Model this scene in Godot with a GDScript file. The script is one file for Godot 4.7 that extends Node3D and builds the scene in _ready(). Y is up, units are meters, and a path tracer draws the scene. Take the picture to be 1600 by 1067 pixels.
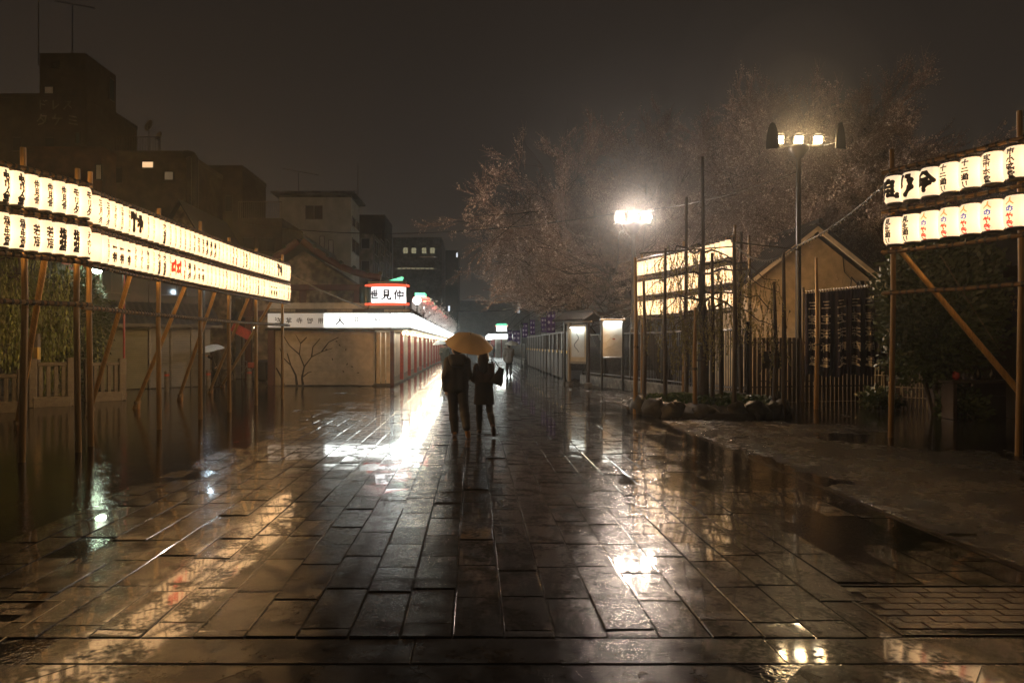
extends Node3D
# A rainy plaza at night: lantern racks, a shuttered shop street, cherry trees, wet stone paving.
# World axes: x right, y up, the street runs along -z. Metres.

const FOCAL := 1067.0        # the photograph's focal length in its own pixels
const EYE := 1.7             # camera height

var rng := RandomNumberGenerator.new()
var M := {}                  # materials
var T := {}                  # textures
var used_names := {}

# ---------------------------------------------------------------- mesh buffer
class MB:
	var v := PackedVector3Array()
	var n := PackedVector3Array()
	var u := PackedVector2Array()
	var c := PackedColorArray()
	var i := PackedInt32Array()
	var x := Transform3D.IDENTITY
	var tint := Color.WHITE
	var colored := false

	func vert(p: Vector3, nn: Vector3, uv := Vector2.ZERO) -> int:
		v.append(x * p)
		n.append((x.basis * nn).normalized())
		u.append(uv)
		if colored:
			c.append(tint)
		return v.size() - 1

	# corners run counter-clockwise seen from outside
	func tri(a: Vector3, b: Vector3, d: Vector3) -> void:
		var nn := (b - a).cross(d - a)
		var k := vert(a, nn)
		vert(b, nn)
		vert(d, nn)
		i.append_array([k, k + 2, k + 1])

	func quad(a: Vector3, b: Vector3, d: Vector3, e: Vector3, uv0 := Vector2(0, 1), uv1 := Vector2(1, 0)) -> void:
		var nn := (d - a).cross(e - b)
		var k := vert(a, nn, uv0)
		vert(b, nn, Vector2(uv1.x, uv0.y))
		vert(d, nn, uv1)
		vert(e, nn, Vector2(uv0.x, uv1.y))
		i.append_array([k, k + 2, k + 1, k, k + 3, k + 2])

	func box(at: Vector3, size: Vector3) -> void:
		var h := size / 2.0
		var p := []
		for k in 8:
			p.append(at + Vector3(h.x if k & 1 else -h.x, h.y if k & 2 else -h.y, h.z if k & 4 else -h.z))
		quad(p[4], p[5], p[7], p[6])
		quad(p[1], p[0], p[2], p[3])
		quad(p[5], p[1], p[3], p[7])
		quad(p[0], p[4], p[6], p[2])
		quad(p[6], p[7], p[3], p[2])
		quad(p[0], p[1], p[5], p[4])

	# box with chamfered edges
	func cbox(at: Vector3, size: Vector3, ch := 0.01) -> void:
		var h := size / 2.0
		ch = minf(ch, minf(h.x, minf(h.y, h.z)) * 0.9)
		var g := func(sx: float, sy: float, sz: float, ax: int) -> Vector3:
			var q := Vector3(sx * h.x, sy * h.y, sz * h.z)
			for k in 3:
				if k != ax:
					q[k] -= signf(q[k]) * ch
			return at + q
		for ax in 3:
			var b := (ax + 1) % 3
			var d := (ax + 2) % 3
			for s in [-1.0, 1.0]:
				var pts := []
				for e in [[-1, -1], [1, -1], [1, 1], [-1, 1]]:
					var q := Vector3.ZERO
					q[ax] = s
					q[b] = e[0]
					q[d] = e[1]
					pts.append(g.call(q.x, q.y, q.z, ax))
				if s > 0:
					quad(pts[0], pts[1], pts[2], pts[3])
				else:
					quad(pts[3], pts[2], pts[1], pts[0])
			for s in [-1.0, 1.0]:
				for t in [-1.0, 1.0]:
					var e0 := Vector3.ZERO
					e0[b] = s
					e0[d] = t
					var lo := e0
					lo[ax] = -1.0
					var hi := e0
					hi[ax] = 1.0
					var q0: Vector3 = g.call(lo.x, lo.y, lo.z, b)
					var q1: Vector3 = g.call(hi.x, hi.y, hi.z, b)
					var q2: Vector3 = g.call(hi.x, hi.y, hi.z, d)
					var q3: Vector3 = g.call(lo.x, lo.y, lo.z, d)
					if s * t < 0:
						quad(q0, q1, q2, q3)
					else:
						quad(q3, q2, q1, q0)
		for k in 8:
			var s := Vector3(1 if k & 1 else -1, 1 if k & 2 else -1, 1 if k & 4 else -1)
			var q0: Vector3 = g.call(s.x, s.y, s.z, 0)
			var q1: Vector3 = g.call(s.x, s.y, s.z, 1)
			var q2: Vector3 = g.call(s.x, s.y, s.z, 2)
			if s.x * s.y * s.z > 0:
				tri(q0, q1, q2)
			else:
				tri(q2, q1, q0)

	# smooth sheet through a grid of points; rows of equal length
	func sheet(rows: Array, uv0 := Vector2(0, 0), uv1 := Vector2(1, 1), wrap := false) -> void:
		var nr := rows.size()
		var nc: int = rows[0].size()
		var k := v.size()
		for r in nr:
			for q in nc:
				var up: Vector3 = rows[mini(r + 1, nr - 1)][q] - rows[maxi(r - 1, 0)][q]
				var q1 := q + 1
				var q0 := q - 1
				if wrap:
					q1 = 1 if q1 >= nc else q1
					q0 = nc - 2 if q0 < 0 else q0
				var ac: Vector3 = rows[r][mini(q1, nc - 1)] - rows[r][maxi(q0, 0)]
				var nn := ac.cross(up)
				if nn.length_squared() < 1e-14:
					var r2 := clampi(r, 1, nr - 2)
					nn = (rows[r2][mini(q1, nc - 1)] - rows[r2][maxi(q0, 0)]).cross(rows[mini(r2 + 1, nr - 1)][q] - rows[maxi(r2 - 1, 0)][q])
					if nn.length_squared() < 1e-14:
						nn = Vector3.UP
				vert(rows[r][q], nn, Vector2(lerpf(uv0.x, uv1.x, float(q) / (nc - 1)), lerpf(uv0.y, uv1.y, float(r) / (nr - 1))))
		for r in nr - 1:
			for q in nc - 1:
				var a := k + r * nc + q
				i.append_array([a, a + nc + 1, a + 1, a, a + nc, a + nc + 1])

	# profile of (radius, height) spun round y
	func lathe(prof: Array, seg := 12, at := Vector3.ZERO, uv0 := Vector2(0, 1), uv1 := Vector2(1, 0)) -> void:
		var rows := []
		for p in prof:
			var row := PackedVector3Array()
			for s in seg + 1:
				var a := TAU * s / seg
				row.append(at + Vector3(sin(a) * p[0], p[1], cos(a) * p[0]))
			rows.append(row)
		sheet(rows, uv0, uv1, true)

	# round bar along points
	func pipe(pts: Array, radii: Array, seg := 6, caps := true) -> void:
		var rows := []
		var side := Vector3.ZERO
		for k in pts.size():
			var d: Vector3 = pts[mini(k + 1, pts.size() - 1)] - pts[maxi(k - 1, 0)]
			d = d.normalized()
			if side == Vector3.ZERO:
				side = d.cross(Vector3.UP if absf(d.y) < 0.9 else Vector3.RIGHT).normalized()
			side = (side - d * side.dot(d)).normalized()
			var over := d.cross(side)
			var row := PackedVector3Array()
			for s in seg + 1:
				var a := -TAU * s / seg
				row.append(pts[k] + (side * cos(a) + over * sin(a)) * radii[mini(k, radii.size() - 1)])
			rows.append(row)
		var f: Array = [rows[0], rows[-1]]
		sheet(rows, Vector2(0, 0), Vector2(1, 1), true)
		if caps:
			for e in 2:
				for s in range(1, seg - 1):
					if e == 1:
						tri(f[e][0], f[e][s], f[e][s + 1])
					else:
						tri(f[e][0], f[e][s + 1], f[e][s])

	func bar(a: Vector3, b: Vector3, ra: float, rb := -1.0, seg := 7) -> void:
		pipe([a, b], [ra, ra if rb < 0 else rb], seg)

	# flat polygon (counter-clockwise in x, y) given depth along z, front at z
	func prism(poly: PackedVector2Array, z: float, depth: float) -> void:
		var t := Geometry2D.triangulate_polygon(poly)
		var area := 0.0
		for k in poly.size():
			area += poly[k].cross(poly[(k + 1) % poly.size()])
		var p := poly
		if area < 0:
			p = poly.duplicate()
			p.reverse()
			t = Geometry2D.triangulate_polygon(p)
		for k in range(0, t.size(), 3):
			var a := p[t[k]]
			var b := p[t[k + 1]]
			var d := p[t[k + 2]]
			if (b - a).cross(d - a) < 0:
				var e := b
				b = d
				d = e
			tri(Vector3(a.x, a.y, z), Vector3(b.x, b.y, z), Vector3(d.x, d.y, z))
			tri(Vector3(a.x, a.y, z - depth), Vector3(d.x, d.y, z - depth), Vector3(b.x, b.y, z - depth))
		for k in p.size():
			var a := p[k]
			var b := p[(k + 1) % p.size()]
			quad(Vector3(a.x, a.y, z - depth), Vector3(b.x, b.y, z - depth), Vector3(b.x, b.y, z), Vector3(a.x, a.y, z))

	func add(o: MB, at: Transform3D) -> void:
		var k := v.size()
		for q in o.v.size():
			v.append(at * o.v[q])
			n.append((at.basis * o.n[q]).normalized())
			u.append(o.u[q])
			if colored:
				c.append(tint)
		for q in o.i:
			i.append(q + k)

	func mesh(uvs := false) -> ArrayMesh:
		var a := []
		a.resize(Mesh.ARRAY_MAX)
		a[Mesh.ARRAY_VERTEX] = v
		a[Mesh.ARRAY_NORMAL] = n
		if uvs:
			a[Mesh.ARRAY_TEX_UV] = u
		if colored:
			a[Mesh.ARRAY_COLOR] = c
		a[Mesh.ARRAY_INDEX] = i
		var m := ArrayMesh.new()
		m.add_surface_from_arrays(Mesh.PRIMITIVE_TRIANGLES, a)
		return m

# ---------------------------------------------------------------- nodes
func numbered(called: String) -> String:
	if not used_names.has(called):
		used_names[called] = 0
		return called
	used_names[called] += 1
	return "%s_%03d" % [called, used_names[called]]

func tag(o: Node, label := "", category := "", group := "", kind := "") -> Node:
	for a in [["label", label], ["category", category], ["group", group], ["kind", kind]]:
		if a[1]:
			o.set_meta(a[0], a[1])
	return o

func thing(called: String, label: String, category: String, at := Vector3.ZERO, turn := 0.0, group := "") -> Node3D:
	var o := Node3D.new()
	o.name = numbered(called)
	add_child(o, true)
	o.position = at
	o.rotation.y = turn
	tag(o, label, category, group)
	return o

func obj(called: String, what, m: Material, parent: Node = self, uvs := false) -> MeshInstance3D:
	var o := MeshInstance3D.new()
	o.name = numbered(called) if parent == self else called
	o.mesh = what.mesh(uvs) if what is MB else what
	o.material_override = m
	parent.add_child(o, true)
	return o

func struct(called: String, what, m: Material) -> MeshInstance3D:
	var o := obj(called, what, m)
	o.set_meta("kind", "structure")
	return o

func copies(called: String, m: Mesh, mt: Material, places: Array, parent: Node, tints: Array = []) -> MultiMeshInstance3D:
	var mm := MultiMesh.new()
	mm.transform_format = MultiMesh.TRANSFORM_3D
	mm.use_colors = tints.size() > 0
	mm.mesh = m
	mm.instance_count = places.size()
	for k in places.size():
		mm.set_instance_transform(k, places[k])
		if tints:
			mm.set_instance_color(k, tints[k % tints.size()])
	var o := MultiMeshInstance3D.new()
	o.name = called
	o.multimesh = mm
	o.material_override = mt
	o.set_meta("kind", "stuff")
	parent.add_child(o, true)
	return o

const ORD := ["first", "second", "third", "fourth", "fifth", "sixth", "seventh", "eighth", "ninth", "tenth", "eleventh", "twelfth", "thirteenth", "fourteenth", "fifteenth", "sixteenth", "seventeenth", "eighteenth", "nineteenth"]
const TENS := {2: ["twentieth", "twenty"], 3: ["thirtieth", "thirty"], 4: ["fortieth", "forty"]}
func ordinal(k: int) -> String:   # k counts from 1
	if k < 20:
		return ORD[k - 1]
	if k % 10 == 0:
		return TENS[k / 10][0]
	return TENS[k / 10][1] + "-" + ORD[k % 10 - 1]

# a place in the world, from where it shows in the photograph and its depth in metres
func W(px: float, py: float, depth: float) -> Vector3:
	return Vector3((px - 740.0) / FOCAL * depth, EYE - (py - 538.0) / FOCAL * depth, -depth)

func G(px: float, depth: float) -> Vector3:
	return Vector3((px - 740.0) / FOCAL * depth, 0, -depth)

func omni(at: Vector3, energy: float, color: Color, size := 0.1, reach := 60.0, parent: Node = self) -> OmniLight3D:
	var l := OmniLight3D.new()
	l.name = "glow_of_lamp"
	l.light_energy = energy
	l.light_color = color
	l.light_size = size
	l.omni_range = reach
	l.omni_attenuation = 2.0
	l.shadow_enabled = true
	l.position = at
	parent.add_child(l, true)
	return l

func area(at: Vector3, face: Vector3, size: Vector2, energy: float, color: Color, parent: Node = self) -> AreaLight3D:
	var l := AreaLight3D.new()
	l.name = "glow_of_panel"
	l.light_energy = energy
	l.light_color = color
	l.area_size = size
	l.area_range = 60.0
	l.shadow_enabled = true
	parent.add_child(l, true)
	l.position = at
	l.basis = Basis.looking_at(face, Vector3.UP if absf(face.y) < 0.95 else Vector3.FORWARD)
	return l

func spot(at: Vector3, face: Vector3, angle: float, energy: float, color: Color, size := 0.1, parent: Node = self) -> SpotLight3D:
	var l := SpotLight3D.new()
	l.name = "glow_of_floodlight"
	l.light_energy = energy
	l.light_color = color
	l.light_size = size
	l.spot_angle = angle
	l.spot_angle_attenuation = 0.6
	l.spot_range = 80.0
	l.spot_attenuation = 2.0
	l.shadow_enabled = true
	parent.add_child(l, true)
	l.position = at
	l.basis = Basis.looking_at(face, Vector3.UP if absf(face.y) < 0.95 else Vector3.FORWARD)
	return l

# ---------------------------------------------------------------- textures and materials
func noise(freq: float, sd: int, octaves := 4, kind := FastNoiseLite.TYPE_SIMPLEX_SMOOTH) -> FastNoiseLite:
	var f := FastNoiseLite.new()
	f.seed = sd
	f.frequency = freq
	f.noise_type = kind
	f.fractal_octaves = octaves
	return f

# grey seamless noise mapped to lo..hi; a second, coarser noise is mixed in
func grey(size: int, f1: float, f2: float, share: float, lo: float, hi: float, sd: int, stretch := 1) -> ImageTexture:
	var a := noise(f1, sd).get_seamless_image(size, size).get_data()
	var b := noise(f2, sd + 7, 3).get_seamless_image(size, size).get_data()
	var out := PackedByteArray()
	out.resize(size * size)
	for k in size * size:
		var q := k
		if stretch > 1:
			q = (k / size / stretch) * size + k % size
		var g := (a[q] * (1.0 - share) + b[q] * share) / 255.0
		g = clampf((g - 0.5) * 1.7 + 0.5, 0.0, 1.0)
		out[k] = clampi(int(255.0 * (lo + (hi - lo) * g)), 0, 255)
	return ImageTexture.create_from_image(Image.create_from_data(size, size, false, Image.FORMAT_L8, out))

func mat(called: String, color: Color, rough: float, tex = "", scale := 1.0, more := {}) -> StandardMaterial3D:
	var m := StandardMaterial3D.new()
	m.resource_name = called
	m.albedo_color = color.linear_to_srgb()
	m.roughness = rough
	if tex:
		m.albedo_texture = T[tex]
		m.uv1_triplanar = true
		m.uv1_world_triplanar = true
		m.uv1_scale = Vector3.ONE * scale
	for k in more:
		if k == "bump":
			m.heightmap_enabled = true
			m.heightmap_texture = T[more[k][0]]
			m.heightmap_scale = more[k][1]
			m.uv1_triplanar = true
			m.uv1_world_triplanar = true
			m.uv1_scale = Vector3.ONE * scale
		elif k == "film":          # patches of standing rain film on the stone
			m.clearcoat_enabled = true
			m.clearcoat = more[k]
			m.clearcoat_roughness = 0.05
			m.clearcoat_texture = T.film
		elif k == "rough":
			m.roughness_texture = T[more[k]]
			m.roughness_texture_channel = BaseMaterial3D.TEXTURE_CHANNEL_RED
		elif k == "stretch":
			m.uv1_scale = more[k]
		elif k == "own":
			m.uv1_world_triplanar = false
		else:
			m.set(k, more[k])
	M[called] = m
	return m

func glow(called: String, color: Color, energy: float, base := Color(0.8, 0.8, 0.8)) -> StandardMaterial3D:
	var m := mat(called, base, 0.5)
	m.emission_enabled = true
	m.emission = color.linear_to_srgb()
	m.emission_energy_multiplier = energy
	return m

func _ready() -> void:
	rng.seed = 20
	# ---- camera
	var cam := Camera3D.new()
	cam.name = "camera"
	cam.near = 0.1
	cam.far = 900.0
	cam.projection = Camera3D.PROJECTION_FRUSTUM      # shifted lens: the street vanishes left of the middle
	cam.size = 0.1
	cam.frustum_offset = Vector2(60.0, 4.5) / FOCAL * 0.1
	cam.position = Vector3(0, EYE, 0)
	add_child(cam)
	cam.current = true
	# ---- night sky, rain haze, exposure
	var e := Environment.new()
	e.background_mode = Environment.BG_SKY
	var night := ProceduralSkyMaterial.new()
	night.sky_top_color = Color(0.0066, 0.0046, 0.0034).linear_to_srgb()
	night.sky_horizon_color = Color(0.0175, 0.0145, 0.012).linear_to_srgb()
	night.sky_curve = 0.25
	night.ground_bottom_color = Color(0.008, 0.007, 0.006).linear_to_srgb()
	night.ground_horizon_color = Color(0.02, 0.018, 0.016).linear_to_srgb()
	e.sky = Sky.new()
	e.sky.sky_material = night
	e.tonemap_mode = Environment.TONE_MAPPER_LINEAR
	e.tonemap_exposure = 1.9
	# rain in the air: drops scatter light mostly forward, so lamps get halos
	e.volumetric_fog_enabled = true
	e.volumetric_fog_density = 0.0019
	e.volumetric_fog_albedo = Color(0.92, 0.95, 0.97)
	e.volumetric_fog_anisotropy = 0.78
	e.sdfgi_enabled = true
	e.ssao_enabled = true
	e.ssil_enabled = true
	var we := WorldEnvironment.new()
	we.name = "environment"
	we.environment = e
	add_child(we)
	# ---- the place, from large to small
	make_textures()
	make_materials()
	build_ground()
	build_left_background()
	build_shop_street()
	build_right_side()
	build_trees()
	build_racks()
	build_lamps()
	build_people()
	build_small_things()

func make_textures() -> void:
	T.grain = grey(512, 0.06, 0.012, 0.4, 0.55, 1.0, 3)
	T.soft = grey(512, 0.02, 0.006, 0.5, 0.8, 1.0, 13)
	T.patch = grey(512, 0.02, 0.006, 0.5, 0.35, 1.0, 11)
	T.wood = grey(512, 0.05, 0.01, 0.4, 0.5, 1.0, 23, 24)
	T.stone_bump = grey(1024, 0.22, 0.03, 0.3, 0.0, 1.0, 31)
	T.wet = grey(1024, 0.09, 0.007, 0.62, 0.25, 1.0, 47)
	T.ripple = rings(1024)
	T.film = grey(1024, 0.035, 0.006, 0.6, -0.45, 1.9, 83)
	T.tar_rough = grey(1024, 0.02, 0.0035, 0.5, 0.3, 1.0, 73)
	T.tar = grey(1024, 0.22, 0.03, 0.2, 0.0, 1.0, 71)

# water surface: faint unrest and the rings of fallen raindrops
func rings(size: int) -> ImageTexture:
	var a := noise(0.03, 59, 3).get_seamless_image(size, size).get_data()
	for k in a.size():
		a[k] = 80 + a[k] / 4
	var r := RandomNumberGenerator.new()
	r.seed = 4
	for k in 46:
		var cx := r.randi() % size
		var cy := r.randi() % size
		var rad := r.randf_range(12.0, 90.0)
		var amp := r.randf_range(14.0, 45.0) * (1.0 - rad / 130.0)
		for y in range(int(-rad), int(rad) + 1):
			for x in range(int(-rad), int(rad) + 1):
				var d := sqrt(x * x + y * y)
				if d < rad and d > rad - 34.0:
					var q := ((cy + y + size) % size) * size + (cx + x + size) % size
					a[q] = clampi(int(a[q] + amp * sin((rad - d) * 0.55) * (1.0 - (rad - d) / 34.0)), 0, 255)
	return ImageTexture.create_from_image(Image.create_from_data(size, size, false, Image.FORMAT_L8, a))

func make_materials() -> void:
	# paving: wet stone; four stones of slightly different colour
	for k in 4:
		var c: Color = [Color(0.05, 0.042, 0.035), Color(0.042, 0.036, 0.031), Color(0.058, 0.048, 0.039), Color(0.037, 0.032, 0.028)][k]
		mat("paving_stone_%d" % k, c, 0.27, "grain", 0.5, {"rough": "wet", "bump": ["stone_bump", 0.09], "metallic_specular": 0.22, "film": 1.0})
	mat("kerb", Color(0.09, 0.08, 0.07), 0.22, "grain", 0.6, {"rough": "wet", "bump": ["stone_bump", 0.05]})
	mat("asphalt", Color(0.042, 0.037, 0.032), 0.36, "grain", 0.25, {"rough": "tar_rough", "bump": ["tar", 1.2]})
	mat("brick_paver", Color(0.12, 0.085, 0.06), 0.25, "grain", 0.9, {"rough": "wet", "bump": ["stone_bump", 0.05]})
	mat("water", Color(0.012, 0.0115, 0.0105), 0.05, "", 0.8, {"bump": ["ripple", 0.28], "metallic_specular": 0.5})
	mat("frame_iron", Color(0.05, 0.048, 0.045), 0.35, "grain", 1.2, {"metallic": 0.8})
	# timber, bamboo, stone
	mat("bamboo", Color(0.5, 0.29, 0.09), 0.4, "wood", 1.0, {"stretch": Vector3(5, 0.7, 5), "own": true})
	mat("bamboo_dark", Color(0.27, 0.145, 0.05), 0.42, "wood", 1.0, {"stretch": Vector3(5, 0.7, 5), "own": true})
	mat("old_pole", Color(0.09, 0.06, 0.035), 0.5, "wood", 1.0, {"stretch": Vector3(5, 0.7, 5), "own": true})
	mat("dark_timber", Color(0.05, 0.031, 0.022), 0.6, "wood", 1.0, {"stretch": Vector3(4, 0.6, 4)})
	mat("pale_timber", Color(0.42, 0.33, 0.22), 0.5, "wood", 1.0, {"stretch": Vector3(4, 0.6, 4)})
	mat("red_timber", Color(0.12, 0.027, 0.018), 0.5, "wood", 1.0, {"stretch": Vector3(3, 0.5, 3)})
	mat("vermilion", Color(0.5, 0.06, 0.035), 0.35, "grain", 0.8)
	mat("rope", Color(0.16, 0.12, 0.07), 0.8, "grain", 8.0)
	mat("granite", Color(0.16, 0.145, 0.125), 0.6, "grain", 0.9, {"bump": ["stone_bump", 0.15]})
	mat("boulder", Color(0.065, 0.06, 0.052), 0.5, "patch", 0.9, {"bump": ["stone_bump", 0.6]})
	mat("concrete", Color(0.27, 0.26, 0.24), 0.7, "patch", 0.35)
	mat("soil", Color(0.035, 0.028, 0.02), 0.8, "grain", 1.0, {"bump": ["tar", 0.8]})
	mat("cane", Color(0.66, 0.62, 0.52), 0.45, "wood", 1.0, {"stretch": Vector3(5, 0.7, 5), "own": true})
	# metal
	mat("dark_metal", Color(0.03, 0.029, 0.028), 0.35, "grain", 1.0, {"metallic": 0.4})
	mat("green_metal", Color(0.045, 0.06, 0.045), 0.4, "grain", 1.0)
	mat("grey_metal", Color(0.3, 0.3, 0.3), 0.35, "grain", 1.0, {"metallic": 0.7})
	mat("red_metal", Color(0.35, 0.03, 0.025), 0.4, "grain", 1.0)
	mat("gilt", Color(0.55, 0.36, 0.1), 0.35, "", 1.0, {"metallic": 0.8})
	mat("black_lacquer", Color(0.015, 0.014, 0.013), 0.3)
	mat("wire", Color(0.02, 0.02, 0.02), 0.4)
	# walls and roofs
	mat("cream_wall", Color(0.62, 0.5, 0.33), 0.75, "soft", 0.25)
	mat("plaster", Color(0.55, 0.5, 0.42), 0.75, "soft", 0.25)
	mat("white_panel", Color(0.7, 0.69, 0.66), 0.5, "soft", 0.15)
	mat("shutter_cream", Color(0.6, 0.5, 0.36), 0.42, "soft", 0.3)
	mat("shutter_green", Color(0.19, 0.19, 0.125), 0.45, "soft", 0.3)
	mat("shutter_grey", Color(0.24, 0.255, 0.27), 0.4, "soft", 0.3)
	mat("roof_tile", Color(0.045, 0.045, 0.047), 0.35, "grain", 1.0)
	mat("green_tile", Color(0.035, 0.055, 0.04), 0.35, "grain", 1.0)
	mat("awning_tin", Color(0.04, 0.045, 0.055), 0.3, "grain", 0.8, {"metallic": 0.3})
	mat("block_brown", Color(0.07, 0.054, 0.038), 0.8, "patch", 0.12)
	mat("block_dark", Color(0.04, 0.034, 0.029), 0.8, "patch", 0.12)
	mat("block_rust", Color(0.1, 0.045, 0.026), 0.8, "patch", 0.12)
	mat("block_white", Color(0.5, 0.5, 0.46), 0.75, "soft", 0.12)
	mat("block_tan", Color(0.26, 0.235, 0.2), 0.75, "patch", 0.12)
	mat("block_grey", Color(0.17, 0.17, 0.17), 0.75, "patch", 0.12)
	mat("dark_glass", Color(0.02, 0.022, 0.025), 0.12)
	mat("teal_glass", Color(0.03, 0.06, 0.07), 0.15)
	mat("white_paint", Color(0.75, 0.74, 0.7), 0.5)
	# cloth
	mat("navy_cloth", Color(0.03, 0.03, 0.075), 0.85, "grain", 3.0)
	mat("purple_cloth", Color(0.2, 0.08, 0.32), 0.8, "grain", 3.0, {"backlight_enabled": true, "backlight": Color(0.5, 0.3, 0.6)})
	mat("old_plaster", Color(0.34, 0.28, 0.21), 0.8, "patch", 0.25)
	mat("white_print", Color(0.62, 0.6, 0.55), 0.85)
	# foliage
	mat("bark", Color(0.07, 0.055, 0.045), 0.7, "grain", 2.0, {"bump": ["stone_bump", 0.8]})
	mat("twig", Color(0.1, 0.075, 0.06), 0.6)
	mat("blossom", Color(0.78, 0.72, 0.7), 0.7, "", 1.0, {"vertex_color_use_as_albedo": true, "backlight_enabled": true, "backlight": Color(0.5, 0.45, 0.42)})
	mat("leaf", Color(1, 1, 1), 0.45, "", 1.0, {"vertex_color_use_as_albedo": true, "backlight_enabled": true, "backlight": Color(0.35, 0.4, 0.2)})
	# lights
	glow("tube_white", Color(0.93, 1.0, 0.98), 2.2)
	glow("globe_white", Color(1.0, 0.98, 0.94), 4.0)
	glow("bulb_warm", Color(1.0, 0.75, 0.42), 6.0)
	glow("flood_lens", Color(1.0, 0.9, 0.82), 30.0)
	glow("flood_lens_far", Color(1.0, 0.82, 0.55), 22.0)
	glow("window_warm", Color(1.0, 0.62, 0.32), 0.55, Color(0.12, 0.11, 0.1))
	glow("window_dim", Color(1.0, 0.7, 0.4), 0.05, Color(0.12, 0.11, 0.1))
	glow("window_far", Color(0.95, 0.85, 0.5), 0.16, Color(0.12, 0.11, 0.1))
	glow("window_cold", Color(0.85, 0.9, 1.0), 0.8, Color(0.12, 0.11, 0.1))
	glow("green_neon", Color(0.0, 0.75, 0.38), 0.9)
	glow("red_neon", Color(1.0, 0.08, 0.04), 0.9)
	glow("lamp_green", Color(0.85, 1.0, 0.8), 14.0)

# ---------------------------------------------------------------- ground
var low_noise: FastNoiseLite
var mid_noise: FastNoiseLite
const WATER := -0.0032
const PAVE_L := -4.35
const PAVE_R := 4.1
# insets in the paving: x0, x1, z0 (near), z1 (far)
const INSETS := [[-4.35, -2.7, -3.88, -4.54], [2.5, 4.1, -3.98, -4.82]]

func lie(x: float, z: float, fine := 1.0) -> float:
	# how the worn ground lies: crowned in the middle, shallow hollows
	var h := low_noise.get_noise_2d(x, z) * 0.008 + mid_noise.get_noise_2d(x, z) * 0.004 * fine
	h += 0.0062 - 0.0034 * maxf(0.0, absf(x + 0.2) - 1.4)
	h -= 0.003 * smoothstep(-2.6, -4.6, x) * smoothstep(-5.0, -9.0, z) * (1.0 - smoothstep(-22.0, -27.0, z))
	h -= 0.0015 * smoothstep(1.6, 3.2, x) * smoothstep(-4.0, -6.0, z)
	return h

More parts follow.
